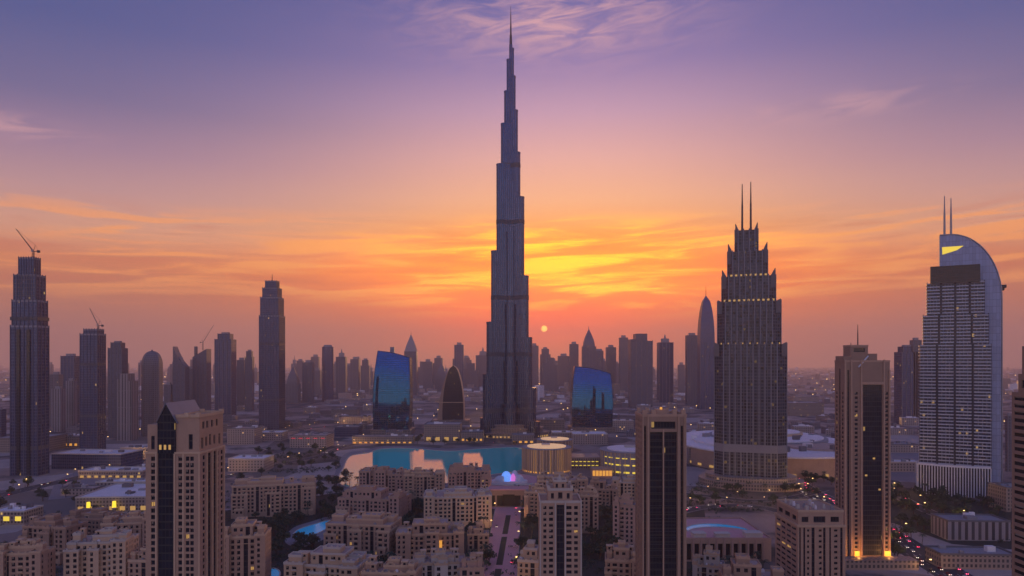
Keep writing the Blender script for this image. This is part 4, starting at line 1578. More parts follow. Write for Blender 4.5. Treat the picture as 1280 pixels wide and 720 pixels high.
    if H > 14:                                          # set-back upper floors
        ww = W * rnd.uniform(.40, .58)
        xs = rnd.uniform(-W * .2, W * .2)
        xs = max(-W / 2 + ww / 2 + 1.2, min(W / 2 - ww / 2 - 1.2, xs))
        block(xs - ww / 2, 5.6, ww, D_ * .55, h1 - .3, H)
        w3 = ww * rnd.uniform(.35, .55)
        block(xs - w3 / 2 + rnd.uniform(-.2, .2) * ww, 8.0, w3, D_ * .3, H - .3, H + fh * rnd.uniform(.7, 1.0), False, True, False)
        for sx in (-1, 1):
            if rnd.random() < .85:
                w2 = W * rnd.uniform(.12, .2)
                xx = sx * (W / 2 - w2 * .5 - 1.4)
                block(xx - w2 / 2, D_ * rnd.uniform(.3, .5), w2, D_ * .3, h1 - .25, h1 + fh * rnd.uniform(.9, 1.3), False)
    for zc in (fh * 1.25, h1 - fh * 1.15):              # string courses round the main wing
        if 2 < zc < h1 - 2:
            tr.box(-W / 2 + .1, W / 2 - .1, 3.18, 3.38, zc, zc + .3)
    for i in range(rnd.randint(5, 8)):                  # wind towers and stair heads
        s = rnd.uniform(2.0, 4.0)
        xx, yy = rnd.uniform(-W * .46, W * .46 - s), rnd.uniform(5.5, max(6, D_ * .75))
        zt_ = h1 + rnd.uniform(2.2, 7.0)
        rm_ = MB()
        rm_.box(xx, xx + s, yy, yy + s, h1 - .4, zt_)
        rm_.box(xx - .25, xx + s + .25, yy - .25, yy + s + .25, zt_ - .3, zt_ + .25, 1)
        for q in (-1, 1):
            rm_.box(xx + s * (.5 + q * .28) - .2, xx + s * (.5 + q * .28) + .2, yy - .18, yy - .02, zt_ - 2.0, zt_ - .5, 1)
        rm_.box(xx + s * .3, xx + s * .7, yy - .1, yy - .02, zt_ - 1.9, zt_ - .6, 2)
        rm_.build('roof_room', [mat, 'sand_stone', 'dark_glass'], th)
    wl.build('wall', mat, th)
    rf.build('roof', 'roof_clay' if rnd.random() < .7 else 'roof_grey', th)
    tr.build('stone_trim', {'tan_stone': 'sand_stone', 'pink_stone': 'tan_stone', 'sand_stone': 'pale_stone', 'brown_stone': 'tan_stone', 'pale_stone': 'sand_stone'}[mat], th)
    windows(th, spots, cap, lit, rnd)
    for i in range(rnd.randint(8, 12)):
        ub = MB()
        s = rnd.uniform(1.0, 2.2)
        a, b_ = rnd.uniform(-W * .45, W * .42), rnd.uniform(4, D_ * .9)
        ub.box(a, a + s, b_, b_ + s * .8, h1 - .05, h1 + rnd.uniform(.9, 1.7))
        ub.tube((a + s / 2, b_ + s * .4, h1 + .8), (a + s / 2, b_ + s * .4, h1 + 1.9), s * .3, s * .3, 8)
        ub.build('roof_unit', rnd.choice(['white_roof', 'roof_grey', 'steel']), th)
    if gold:
        gm = MB()
        for i in range(4):
            u = -W * .06 + i * 3.0
            gm.box(u, u + 2.2, 2.15, 2.5, 3, H * .62)
        gm.build('lit_bay', 'amber_light', th)
    return th


LOW = [
    # px0, px1, ytop, ybase, label, options
    (292, 392, 603, 646, 'long L-shaped tan block with wooded edge, west of the kidney pool', dict(rz=14, deep=.42, mat='tan_stone')),
    (417, 500, 616, 656, 'tan block with dark recess between two wings behind the pool garden', dict(rz=-10, mat='pink_stone')),
    (402, 488, 652, 704, 'broad tan block with stepped roof just beyond the pool', dict(rz=-8, mat='tan_stone')),
    (495, 580, 658, 708, 'block with a glowing amber recess in its facade', dict(rz=4, mat='tan_stone', gold=True)),
    (530, 615, 618, 660, 'tan block of tall narrow windows beside the pink boulevard plaza', dict(rz=6, mat='sand_stone')),
    (352, 448, 696, 752, 'pale sand block with cluttered terraces at the bottom below the pool', dict(rz=-6, mat='sand_stone')),
    (276, 330, 660, 742, 'tall brown block close behind the gabled tower', dict(rz=10, mat='tan_stone', deep=.9)),
    (516, 584, 700, 760, 'low sand block in front of the amber-lit block', dict(rz=8, mat='pale_stone')),
    (448, 505, 590, 622, 'block with high pitched roof room at the lake edge', dict(rz=-4, mat='pink_stone')),
    (505, 556, 592, 624, 'lakeside block with rooftop wind towers', dict(rz=5, mat='tan_stone')),
    (560, 614, 586, 622, 'lakeside block next to the plaza', dict(rz=3, mat='pink_stone')),
    (-10, 48, 688, 760, 'corner block at the picture edge below the lit shop front', dict(rz=6, mat='tan_stone')),
    (20, 84, 655, 705, 'tan block with dark doorway beneath the white-roofed hall', dict(rz=-6, mat='brown_stone')),
    (82, 154, 674, 748, 'pale tan block of small square windows beside the gabled tower', dict(rz=8, mat='sand_stone')),
    (128, 184, 650, 706, 'tan block hard against the gabled tower', dict(rz=12, mat='tan_stone')),
    (78, 138, 645, 682, 'small tan block behind the pale square-windowed one', dict(rz=-8, mat='brown_stone')),
    (154, 188, 690, 748, 'narrow tan block at the foot of the gabled tower', dict(rz=-4, mat='tan_stone')),
    (655, 682, 612, 652, 'narrow block between boulevard and slim pinnacle tower', dict(rz=-4, mat='tan_stone')),
    (644, 676, 690, 752, 'small sand villa block beside the boulevard trees', dict(rz=-14, mat='sand_stone')),
    (718, 748, 616, 668, 'block behind the slim pinnacle tower', dict(rz=-6, mat='tan_stone')),
    (736, 772, 604, 640, 'tan block near the lit drum-shaped hall', dict(rz=-10, mat='brown_stone')),
    (766, 806, 628, 690, 'stepped pink block beside the dark slab tower', dict(rz=-14, mat='pink_stone')),
    (756, 800, 690, 746, 'courtyard block with pale rim at the foot of the dark slab tower', dict(rz=-8, mat='tan_stone', deep=.9)),
    (672, 735, 598, 632, 'long low block in front of the ribbed drum hall', dict(rz=0, mat='tan_stone')),
    (766, 800, 600, 628, 'small sand block under the glowing banded drum', dict(rz=-4, mat='sand_stone')),
    (584, 612, 664, 700, 'small tan block with gabled parapet on the tree-lined boulevard', dict(rz=4, mat='tan_stone')),
    (866, 905, 696, 758, 'pale block beside the dark slab tower below the arcade', dict(rz=-18, mat='pale_stone')),
    (574, 606, 706, 770, 'tan block cut by the bottom edge beside the boulevard', dict(rz=4, mat='pink_stone')),
    (448, 520, 712, 780, 'flat sand terrace block at the bottom edge', dict(rz=-4, mat='tan_stone')),
    (905, 985, 712, 790, 'brown block at the bottom edge in front of the arcade', dict(rz=-10, mat='brown_stone')),
]
for i, (a, b_, yt, yb, lab, op) in enumerate(LOW):
    far = yb < 640
    lowrise(a, b_, yt, yb, lab, 100 + i, cap=48 if far else 72, **op)

# ---------- arcade terrace with the crescent pool
d = PD(702)
m = d / FPX
th = thing('arcade_building', 'long tan arcade with dark archways under a pool terrace', 'building', (PX(910, d), d, 0))
foot(PX(910, d), d + 30, 62, 66)
wl = MB()
aw, H = 62.0, PZ(674, d)
ops = [(1.5 + i * 5.6, 1.5 + i * 5.6 + 3.4, .8, H - 3.2) for i in range(10)]
fac(wl, (-aw / 2, 0), 0, aw, 0, H, ops, 2.0)
for o, an, L in (((aw / 2, 0), 90, 64), ((aw / 2, 64), 180, aw), ((-aw / 2, 64), 270, 64)):
    fac(wl, o, R(an), L, 0, H, [], .3)
wl.face([(-aw / 2, 0, H), (aw / 2, 0, H), (aw / 2, 64, H), (-aw / 2, 64, H)])
wl.build('wall', 'tan_stone', th)
for i in range(10):
    am = MB()
    u = -aw / 2 + 1.5 + i * 5.6
    am.face([(u, 1.95, .8), (u + 3.4, 1.95, .8), (u + 3.4, 1.95, H - 3.2), (u, 1.95, H - 3.2)])
    am.build('archway_glass', 'dark_glass', th)
tr = MB()
parapet(tr, -aw / 2, aw / 2, 0, 64, H, 1.1, .6)
for i in range(11):
    u = -aw / 2 + .3 + i * 5.6
    tr.box(u - .1, u + .8, -.5, -.02, 0, H - .5)
tr.build('parapet', 'pink_stone', th)
te = MB()
te.box(-aw / 2 + .8, aw / 2 - .8, .8, 63, H - .2, H + .05)
te.build('terrace', 'pink_paving', th)
cr = []
for i in range(15):
    a = R(20 + i * 10)
    cr.append((25 * math.cos(a), 20 + 26 * math.sin(a)))
for i in range(15):
    a = R(160 - i * 10)
    cr.append((24 * math.cos(a), 16 + 19 * math.sin(a)))
cp = MB()
cp.face([(p[0], p[1], H + .14) for p in orient(cr)])
pool_ = cp.build('pool_surface', 'pool_water', th)
co = MB()
for i in range(len(cr)):
    a, b_ = Vector(cr[i]), Vector(cr[(i + 1) % len(cr)])
    co.tube((a.x, a.y, H + .1), (b_.x, b_.y, H + .1), .55, .55, 5)
co.build('pool_rim', 'pale_stone', th)
ob = MB()
for (x, y, w_, dd) in ((-24, 2, 9, 8), (-8, 1.5, 10, 6), (14, 3, 12, 8)):
    ob.box(x, x + w_, y, y + dd, H + .02, H + 3.2)
    ob.box(x - .4, x + w_ + .4, y - .4, y + dd + .4, H + 3.2, H + 3.6)
ob.build('terrace_pavilion', 'pale_stone', th)

# kidney pool among the trees
pl = orient(smooth_poly([GP(*p) for p in ((366, 671), (372, 663), (392, 656), (412, 651), (418, 655), (404, 664), (388, 671), (374, 675))], 5))
pm = MB()
pm.face([(p[0], p[1], .35) for p in pl])
th = thing('swimming_pool', 'bright blue kidney-shaped pool among dark trees', 'pool')
pm.build('pool_surface', 'pool_water', th)
rm = MB()
for i in range(len(pl)):
    a, b_ = Vector(pl[i]), Vector(pl[(i + 1) % len(pl)])
    rm.tube((a.x, a.y, .3), (b_.x, b_.y, .3), .6, .6, 5)
rm.build('pool_rim', 'pale_stone', th)
sheet('pool_deck', orient(smooth_poly([GP(*p) for p in ((356, 676), (366, 660), (392, 651), (414, 645), (432, 650), (416, 667), (392, 680), (370, 684))], 4)), .02, 'grey_paving')
cxp, cyp = GP(392, 664)
foot(cxp, cyp, 34, 62)
pl = orient(smooth_poly([GP(*p) for p in ((322, 716), (340, 711), (350, 716), (344, 728), (326, 730))], 4))
th = thing('swimming_pool', 'small blue pool at the bottom edge beside the cluttered sand terraces', 'pool')
pm = MB()
pm.face([(p[0], p[1], .35) for p in pl])
pm.build('pool_surface', 'pool_water', th)
rm = MB()
for i in range(len(pl)):
    a, b_ = Vector(pl[i]), Vector(pl[(i + 1) % len(pl)])
    rm.tube((a.x, a.y, .3), (b_.x, b_.y, .3), .6, .6, 5)
rm.build('pool_rim', 'pale_stone', th)
foot(*GP(336, 720), 20, 16)

# gate building bridging the boulevard
d = PD(634)
m = d / FPX
th = thing('gate_building', 'pink-roofed gallery bridging the head of the boulevard', 'building', (PX(636, d), d, 0))
foot(PX(636, d), d + 8, 48, 18)
wl = MB()
W, H = 50 * m, PZ(613, d)
fac(wl, (-W / 2, 0), 0, W, 0, H, [(2, 6, .5, H - 5), (8, 14, .5, H - 5), (W / 2 - 6, W / 2 + 6, .3, H - 4), (W - 14, W - 8, .5, H - 5), (W - 6, W - 2, .5, H - 5)], 4)
for o, an, L in (((W / 2, 0), 90, 16), ((W / 2, 16), 180, W), ((-W / 2, 16), 270, 16)):
    fac(wl, o, R(an), L, 0, H, [], .3)
wl.build('wall', 'brown_stone', th)
dk = MB()
dk.face([(-W / 2 + 1, 3.9, .3), (W / 2 - 1, 3.9, .3), (W / 2 - 1, 3.9, H - 2), (-W / 2 + 1, 3.9, H - 2)])
dk.build('glass_front', 'night_glass', th)
rf = MB()
rf.box(-W / 2 - .5, W / 2 + .5, -.5, 16.5, H, H + 1.2)
rf.build('roof', 'pink_paving', th)

# ---------- drum-shaped halls by the lake


def drum(px0, px1, ytop_c, ybase, label, mat_wall, ribs, lit_rows, roofmat, disc=True, glow='amber_light', ribmat='sand_stone'):
    d = PD(ybase)
    m = d / FPX
    r = (px1 - px0) / 2 * m
    dc = d + r
    H = CH - (ytop_c - HZ) * dc / FPX
    th = thing('round_hall', label, 'hall', (PX((px0 + px1) / 2, dc), dc, 0))
    foot(PX((px0 + px1) / 2, dc), dc, 2 * r, 2 * r)
    w = MB()
    w.prism(ellipse(r, r, 56), 0, H)
    w.build('wall', mat_wall, th)
    for i in range(ribs):
        a = R(180 + 180.0 * (i + .5) / ribs)
        rb = MB()
        rb.rotbox((r + .5) * math.cos(a), (r + .5) * math.sin(a), 1.0, 1.0, 0, H + .6, a)
        rb.build('rib', ribmat, th)
    rf = MB()
    rf.prism(ellipse(r * 1.03, r * 1.03, 56), H, H + 1.0, True, True)
    rf.build('roof', 'roof_grey', th)
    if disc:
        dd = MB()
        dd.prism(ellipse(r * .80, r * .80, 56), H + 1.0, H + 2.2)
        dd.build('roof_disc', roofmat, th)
        pm = MB()
        pm.box(-r * .2, r * .15, r * .1, r * .4, H + 2.2, H + 4)
        pm.build('roof_plant', 'pale_stone', th)
    for (za, zb, a0, a1) in lit_rows:
        gm = MB()
        n = 30
        for i in range(n):
            if i % 3 == 2:
                continue
            a, b_ = R(a0 + (a1 - a0) * i / n), R(a0 + (a1 - a0) * (i + 1) / n)
            q = r + .12
            gm.face([(q * math.cos(a), q * math.sin(a), H * za), (q * math.cos(b_), q * math.sin(b_), H * za), (q * math.cos(b_), q * math.sin(b_), H * zb), (q * math.cos(a), q * math.sin(a), H * zb)])
        gm.build('lit_band', glow, th)
    return th


drum(652, 714.5, 559, 593, 'round tan hall ringed by vertical ribs at the lake corner', 'drum_wall', 26, [(.03, .09, 190, 340)], 'emissive_roof')
drum(671, 716, 549.5, 566, 'small drum with glowing disc roof behind the ribbed round hall', 'brown_stone', 14, [], 'emissive_roof')
drum(749, 832, 562, 596, 'wide drum hall with yellow lit bands partly behind the dark slab tower', 'roof_grey', 20, [(.12, .20, 200, 350), (.45, .51, 200, 350), (.75, .79, 200, 340)], 'white_roof', glow='yellow_light')
th = thing('lit_gallery', 'low gallery with rows of yellow lights between the two drum halls', 'building', (PX(732, 905), 905, 0))
bm_ = MB()
bm_.box(-22, 20, 0, 40, 0, 16)
bm_.build('wall', 'brown_wall', th)
for z in (5.0, 10.0):
    lm = MB()
    for q in range(7):
        lm.box(-19 + q * 5.4, -15.6 + q * 5.4, -.35, -.03, z, z + .9)
    lm.build('lit_band', 'yellow_light', th)
th = thing('lit_courtyard_shop', 'low shop with blazing amber front near the wide drum hall', 'shop', (PX(753, 845), 845, 0))
bm_ = MB()
bm_.box(-13, 13, 0, 16, 0, 10)
parapet(bm_, -13, 13, 0, 16, 10, .8)
bm_.build('wall', 'tan_stone', th)
lm = MB()
for q in range(6):
    lm.box(-12 + q * 4.1, -8.8 + q * 4.1, -.4, -.03, 1.5, 8)
lm.build('lit_front', 'amber_light', th)
# colourful lit pavilion on the shore
d = PD(606)
th = thing('pavilion', 'dome-shaped shore pavilion glowing blue, white and magenta', 'pavilion', (PX(637, d), d + 14, 0))
foot(PX(637, d), d + 14, 34, 28)
pb = MB()
pb.prism(ellipse(21, 13, 36), 0, 3)
pb.build('base', 'white_roof', th)
for k, (x, y, r_, h_, mt) in enumerate(((-11, -4, 7.0, 6, 'white_panel'), (-3, -6, 4.2, 7, 'blue_light'), (4, -4, 3.2, 8.5, 'magenta_light'), (11, -2, 6, 7, 'white_panel'), (-4, 4, 6.5, 10, 'blue_light'), (6, 5, 5, 11, 'white_panel'))):
    db_ = MB()
    for j in range(6):
        v0, v1 = j / 6 * math.pi / 2, (j + 1) / 6 * math.pi / 2
        db_.prism([(x + p[0], y + p[1]) for p in ellipse(r_ * math.cos(v0), r_ * math.cos(v0), 18)], 3 + h_ * math.sin(v0), 3 + h_ * math.sin(v1), False, False, 0, None, True, max(.02, math.cos(v1) / max(.05, math.cos(v0))), (x, y))
    db_.build('dome', mt, th)
arcm = MB()
for rr in (22, 27, 32):
    pts = [(rr * math.cos(R(190 + i * 16)), -6 + rr * .55 * math.sin(R(190 + i * 16)), 1.0) for i in range(11)]
    for i in range(10):
        arcm.tube(pts[i], pts[i + 1], .7, .7, 5)
arcm.build('terrace_steps', 'pale_stone', th)

# ---------- shopping mall of layered round roofs
DM = 1000.0
th = thing('shopping_mall', 'sprawling mall of layered round white roofs behind the stepped hotel', 'mall', (PX(955, DM), DM, 0))
w = MB()
w.prism(ellipse(125, 165, 64), 0, 24)
w.build('wall', 'tan_stone', th)
for k, (cx_, cy_, a, b_, z0, z1, mt) in enumerate(((0, 0, 127, 167, 24, 26, 'white_roof'), (18, 40, 84, 96, 26, 30, 'roof_grey'), (18, 40, 78, 90, 30, 31.5, 'white_roof'), (30, 60, 48, 50, 31.5, 35, 'sand_stone'), (30, 60, 44, 46, 35, 36.2, 'white_roof'), (-62, -10, 40, 70, 26, 29, 'white_roof'), (50, -72, 44, 40, 26, 28.5, 'roof_clay'))):
    r_ = MB()
    r_.prism(ellipse(a, b_, 56, cx_, cy_), z0, z1, True, True)
    r_.build('roof', mt, th)
for i in range(18):
    a = R(196 + i * 9)
    lm = MB()
    lm.rotbox(125.4 * math.cos(a), 165.4 * math.sin(a), 7.0, .6, 2.0, 5.0, a + math.pi / 2)
    lm.build('lit_shopfront', 'lit_glass', th)
for i in range(22):
    ub = MB()
    a, q = RND.uniform(0, 6.28), RND.uniform(.3, .9)
    s = RND.uniform(4, 9)
    ub.rotbox(115 * q * math.cos(a), 150 * q * math.sin(a), s * 1.6, s, 25.9, 26 + RND.uniform(6, 12), RND.uniform(0, 1.5))
    ub.build('roof_unit', RND.choice(['white_roof', 'roof_grey', 'concrete']), th)
foot(PX(955, DM), DM, 250, 330)

# ------------------------------------------------------------------ the skyline


def skyscraper(px0, px1, yt, yb, shape, label, mat='grey_glass', depth=0.8):
    d = PD(yb)
    m = d / FPX
    px0, px1, sq = silhouette(px0, px1, depth)
    w = (px1 - px0) * m
    dep = w * depth
    th = thing('skyscraper', label, 'skyscraper', (PX((px0 + px1) / 2, d), d, 0), 0, 'faint small towers of the horizon' if label.startswith('faint small') else 'towers of the hazy skyline')
    H = PZ(yt, d)
    foot(PX((px0 + px1) / 2, d), d + dep / 2, w, dep)
    body_, top, trim = MB(), MB(), MB()
    R_ = lambda k, q=1.0: [(p[0] * k, dep / 2 + (p[1] - dep / 2) * k * q) for p in rect(w, dep)]
    roof_t = 'roof_grey'
    u = H / max(1.0, (yb - yt))

    def fins(n, z1, k=1.0, z0=0):
        for i in range(n + 1):
            x = -w * k / 2 + w * k * i / n
            y0 = dep / 2 - dep / 2 * k
            trim.box(x - w * .018, x + w * .018, y0 - w * .02, y0 - .02, z0, z1 + 1)

    mst = None
    if shape == 'flat':
        body_.prism(R_(1), 0, H, False)
        top.prism(R_(.98), H - 2, H - .6)
        top.prism(R_(.5), H - .6, H + u * 3)
        fins(4, H)
    elif shape == 'crown':
        h1 = H - u * 9
        body_.prism(R_(1), 0, h1, False)
        body_.prism(R_(.72), h1 - 1, H - u * 2.0, False)
        top.prism(R_(.99), h1 - 2, h1 - .8)
        top.prism(R_(.70), H - u * 2.2, H - u * 2.0)
        top.prism(R_(.40), H - u * 2.0, H)
        fins(4, h1)
        fins(3, H - u * 2, .72, h1)
    elif shape == 'shoulder':
        h1 = H - u * 7
        for a, b_, z in ((-.5, -.26, h1), (-.26, .26, H), (.26, .5, h1 - u * 2)):
            body_.prism(rect(w * (b_ - a), dep, w * (a + b_) / 2, 0 if abs(a) > .3 or b_ > .3 else -.6), 0, z, False)
            top.prism(rect(w * (b_ - a) * .98, dep * .98, w * (a + b_) / 2, .4), z - 1.5, z - .5)
        fins(4, h1 - u * 2)
    elif shape == 'point':
        h1 = H - min(w * 1.9, H * .28)
        body_.prism(R_(1), 0, h1, False)
        top.prism(R_(1.0), h1, h1 + (H - h1) * .45, True, False, 0, None, False, .62, (0, dep / 2))
        top.prism(R_(.62), h1 + (H - h1) * .45, H, True, False, 0, None, False, .06, (0, dep / 2))
        fins(3, h1)
        mst = (H - 3, H + u * 4)
    elif shape == 'dome':
        r = w / 2
        h1 = H - u * 20
        body_.prism(chamfer(w, dep, w * .2), 0, h1, False)
        for j in range(8):
            v0, v1 = j / 8 * math.pi / 2, (j + 1) / 8 * math.pi / 2
            c0 = math.cos(v0) ** .8
            c1 = max(.02, math.cos(v1) ** .8)
            top.prism([(p[0] * c0, dep / 2 + (p[1] - dep / 2) * c0) for p in chamfer(w, dep, w * .2)], h1 + (H - h1) * .92 * math.sin(v0), h1 + (H - h1) * .92 * math.sin(v1), False, False, 0, None, False, c1 / c0, (0, dep / 2))
        top.tube((0, dep / 2, H - u * 2.2), (0, dep / 2, H), w * .06, w * .03, 6)
        fins(4, h1)
        roof_t = mat
    elif shape == 'bullet':                                # sides curving in to a blade-like tip
        h1 = H * .58
        body_.prism(R_(1), 0, h1, False)
        k0 = 1.0
        for j in range(9):
            v = (j + 1) / 9
            k1 = max(.03, math.sqrt(max(0, 1 - v ** 2.0)))
            body_.prism(R_(k0), h1 + (H - h1) * j / 9, h1 + (H - h1) * v, False, False, 0, None, False, k1 / k0, (0, dep / 2))
            k0 = k1
        fins(3, h1)
        mst = (H - 3, H + u * 13)
    elif shape == 'slope':
        h1 = H - u * 14
        P0 = rect(w, dep)
        body_.prism(P0, 0, h1, False)
        zs = [h1 + u * 4, H, H, h1 + u * 4]
        for i in range(4):
            j = (i + 1) % 4
            body_.face([(P0[i][0], P0[i][1], h1), (P0[j][0], P0[j][1], h1), (P0[j][0], P0[j][1], zs[j]), (P0[i][0], P0[i][1], zs[i])], [(P0[i][0] + P0[i][1], h1), (P0[j][0] + P0[j][1], h1), (P0[j][0] + P0[j][1], zs[j]), (P0[i][0] + P0[i][1], zs[i])])
        top.face([(P0[i][0], P0[i][1], zs[i]) for i in range(4)])
        fins(4, h1)
        trim.box(-w / 2 - .5, -w / 2 + w * .14, dep * .3, dep * .6, 0, H + u * 3)
    elif shape == 'blade':
        P = [(-w / 2, 0), (-w / 2, H), (-w * .32, H - u * 7), (w * .05, H - u * 18), (w / 2, H - u * 26), (w / 2, 0)]
        F0 = [(p[0], 0, p[1]) for p in P][::-1]
        F1 = [(p[0], dep, p[1]) for p in P][::-1]
        body_.face(F0, [(p[0], p[2]) for p in F0])
        body_.face(F1[::-1], [(p[0], p[2]) for p in F1[::-1]])
        for i in range(6):
            j = (i + 1) % 6
            q = [F0[j], F0[i], F1[i], F1[j]]
            body_.face(q, [(p[1] + p[0], p[2]) for p in q])
        top.box(-w * .1, w * .12, dep * .3, dep * .6, H - u * 26, H - u * 14)
        fins(3, H - u * 27)
    elif shape == 'round':
        a = ellipse(w / 2, dep / 2, 20, 0, dep / 2)
        body_.prism(a, 0, H - u * 2.5, False, smooth=False)
        top.prism([(p[0] * .98, dep / 2 + (p[1] - dep / 2) * .98) for p in a], H - u * 3, H - u * 2.6)
        top.prism([(p[0] * .8, dep / 2 + (p[1] - dep / 2) * .8) for p in a], H - u * 2.6, H, True, False, 0, None, False, .8, (0, dep / 2))
    elif shape == 'spire':
        h1 = H - u * 10
        body_.prism(R_(1), 0, h1, False)
        top.prism(R_(.98), h1 - 2, h1 - .6)
        top.prism(R_(.5), h1 - .6, H - u * 5)
        top.tube((0, dep / 2, H - u * 5), (0, dep / 2, H), w * .09, w * .03, 6)
        fins(4, h1)
    elif shape == 'arc':                                   # pointed dome between two shoulders
        h1 = H - u * 26
        body_.prism(R_(1), 0, h1, False)
        top.prism(R_(.98), h1 - 1.5, h1 - .5)
        k0 = .86
        for j in range(8):
            v = (j + 1) / 8
            k1 = max(.05, .86 * (1 - v ** 1.7))
            body_.prism(R_(k0), h1 - .6 + (H - u * 4 - h1) * j / 8, h1 - .6 + (H - u * 4 - h1) * v, True, False, 0, None, False, k1 / k0, (0, dep / 2))
            k0 = k1
        top.tube((0, dep / 2, H - u * 6), (0, dep / 2, H), w * .05, w * .02, 6)
        fins(4, h1)
    sh = body_.build('shaft', mat, th)
    if top.f:
        top.build('roof', roof_t, sh)
    if trim.f:
        trim.build('facade_fins', 'concrete', sh)
    if mst:
        mast(th, 0, dep / 2, mst[0], mst[1], max(.6, w * .02))
    return th


SKY = [
    (76, 101, 445, 530, 'flat', 'blue-grey slab with flat top just west of the plum crane tower', 'navy_glass'),
    (62, 79, 468, 533, 'flat', 'short mauve block beside the unfinished crane tower', 'mauve_wall'),
    (64, 82, 486, 540, 'flat', 'pale ribbed low block at the foot of the blue-grey slab', 'ribbed_wall'),
    (82, 97, 476, 537, 'flat', 'narrow pale ribbed block in front of the blue-grey slab', 'ribbed_wall'),
    (135, 160, 426, 548, 'crown', 'grey tower with stepped flat crown next to the plum crane tower', 'grey_glass'),
    (146, 173, 467, 551, 'shoulder', 'pale ribbed tower with two shoulders in front of the domed one', 'ribbed_wall'),
    (174, 206, 437, 546, 'dome', 'domed tower with small lantern on top', 'mauve_wall'),
    (205, 217, 481, 520, 'flat', 'small hazy block between the domed and the blade-topped tower', 'mauve_wall'),
    (216, 237, 433, 520, 'blade', 'blade-topped tower sloping down from one sharp edge', 'grey_glass'),
    (229, 246, 461, 516, 'flat', 'plain mauve tower behind the blade-topped one', 'mauve_wall'),
    (241, 264, 436, 518, 'slope', 'slanted-roof tower with thin spire edge', 'grey_glass'),
    (268.5, 295.5, 415, 524, 'crown', 'dark broad-shouldered tower with stepped cap near the slanted-roof tower', 'navy_glass'),
    (296, 308, 450, 512, 'flat', 'narrow hazy tower right beside the dark broad-shouldered tower', 'mauve_wall'),
    (306, 318, 437, 514, 'crown', 'slim capped tower between the broad-shouldered and the tall slender tower', 'grey_glass'),
    (357, 376, 454, 504, 'arc', 'wide hazy block with arched top next to the tall slender tower', 'mauve_wall'),
    (378, 393, 453, 503, 'flat', 'flat-topped mauve tower between arched block and rounded tower', 'grey_glass'),
    (391, 402, 463, 494, 'flat', 'low faint block beside the rounded tower', 'mauve_wall'),
    (401, 418.5, 431, 502, 'round', 'rounded dark tower with smooth cap', 'navy_glass'),
    (420, 434, 436, 497, 'spire', 'tower with square cap and short spire next to the rounded tower', 'grey_glass'),
    (438, 450, 449, 490, 'flat', 'small faint tower third from the blue mirror tower', 'mauve_wall'),
    (451, 463, 448, 490, 'crown', 'small faint tower with stepped cap next to the blue mirror tower', 'mauve_wall'),
    (505.5, 522, 418, 494, 'point', 'pointed obelisk-like tower behind the blue mirror tower', 'grey_glass'),
    (529, 541, 452, 488, 'flat', 'small flat tower left of the leaf-shaped building', 'mauve_wall'),
    (544, 560, 449, 487, 'arc', 'faint arched tower peeping over the leaf-shaped building', 'mauve_wall'),
    (568, 580, 431, 486, 'flat', 'lone dark flat-topped tower between leaf-shaped building and tallest tower', 'navy_glass'),
    (579, 598, 454, 484, 'shoulder', 'low hazy stepped block near the tallest tower', 'mauve_wall'),
    (595, 612, 434, 483, 'spire', 'hazy stepped tower touching the outline of the tallest tower', 'mauve_wall'),
    (663, 673, 432, 485, 'flat', 'hazy slim tower under the setting sun beside the tallest tower', 'mauve_wall'),
    (675, 688, 434, 484, 'crown', 'hazy tower with stepped cap right below the sun', 'mauve_wall'),
    (678, 697, 447, 489, 'shoulder', 'hazy broad tower with twin shoulders below the sun', 'mauve_wall'),
    (697, 712, 445, 486, 'flat', 'pale hazy block between the sun and the blue mirror tower', 'mauve_wall'),
    (711.5, 723, 430, 488, 'flat', 'slim flat-topped tower above the shorter blue mirror tower', 'grey_glass'),
    (727, 745, 407, 492, 'arc', 'tower with pointed domed crown above the shorter blue mirror tower', 'grey_glass'),
    (742, 755, 436, 490, 'round', 'rounded hazy tower right of the domed crown', 'mauve_wall'),
    (757, 770, 434, 489, 'flat', 'flat hazy tower beside the rounded one', 'mauve_wall'),
    (773.5, 785, 422, 490, 'flat', 'slim flat grey tower next to the three-part dark tower', 'mauve_wall'),
    (785, 815.5, 417, 509, 'shoulder', 'dark three-part tower with taller middle', 'grey_glass'),
    (821, 841.5, 418, 503, 'spire', 'dark square tower with lit top band and short spire', 'navy_glass'),
    (847, 856, 456, 490, 'flat', 'tiny faint block between two dark towers', 'mauve_wall'),
    (856.5, 873, 419, 506, 'flat', 'plain flat tower leaning against the bullet-shaped tower', 'grey_glass'),
    (871.5, 893.5, 369, 512, 'bullet', 'bullet-shaped tower with thin tip next to the stepped hotel', 'navy_glass'),
    (1117.5, 1150, 431, 531, 'crown', 'blue tower behind the sail-topped hotel', 'navy_glass'),
    (1137, 1152, 425, 531, 'flat', 'narrow mauve tower wedged against the sail-topped hotel', 'mauve_wall'),
    (-10, 8, 512, 556, 'flat', 'low dark slab at the picture edge behind the unfinished tower', 'navy_glass'),
    (1256, 1266, 520, 590, 'flat', 'low mauve block between sail hotel and banded tower', 'mauve_wall'),
    (336, 352, 463, 484, 'flat', 'faint distant block behind the tall slender tower', 'mauve_wall'),
    (480, 500, 456, 482, 'shoulder', 'faint distant block behind the blue mirror tower', 'mauve_wall'),
    (612, 640, 450, 480, 'flat', 'faint distant block behind the tallest tower', 'mauve_wall'),
]
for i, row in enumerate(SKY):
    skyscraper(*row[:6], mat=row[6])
rq = random.Random(31)
spots_ = []
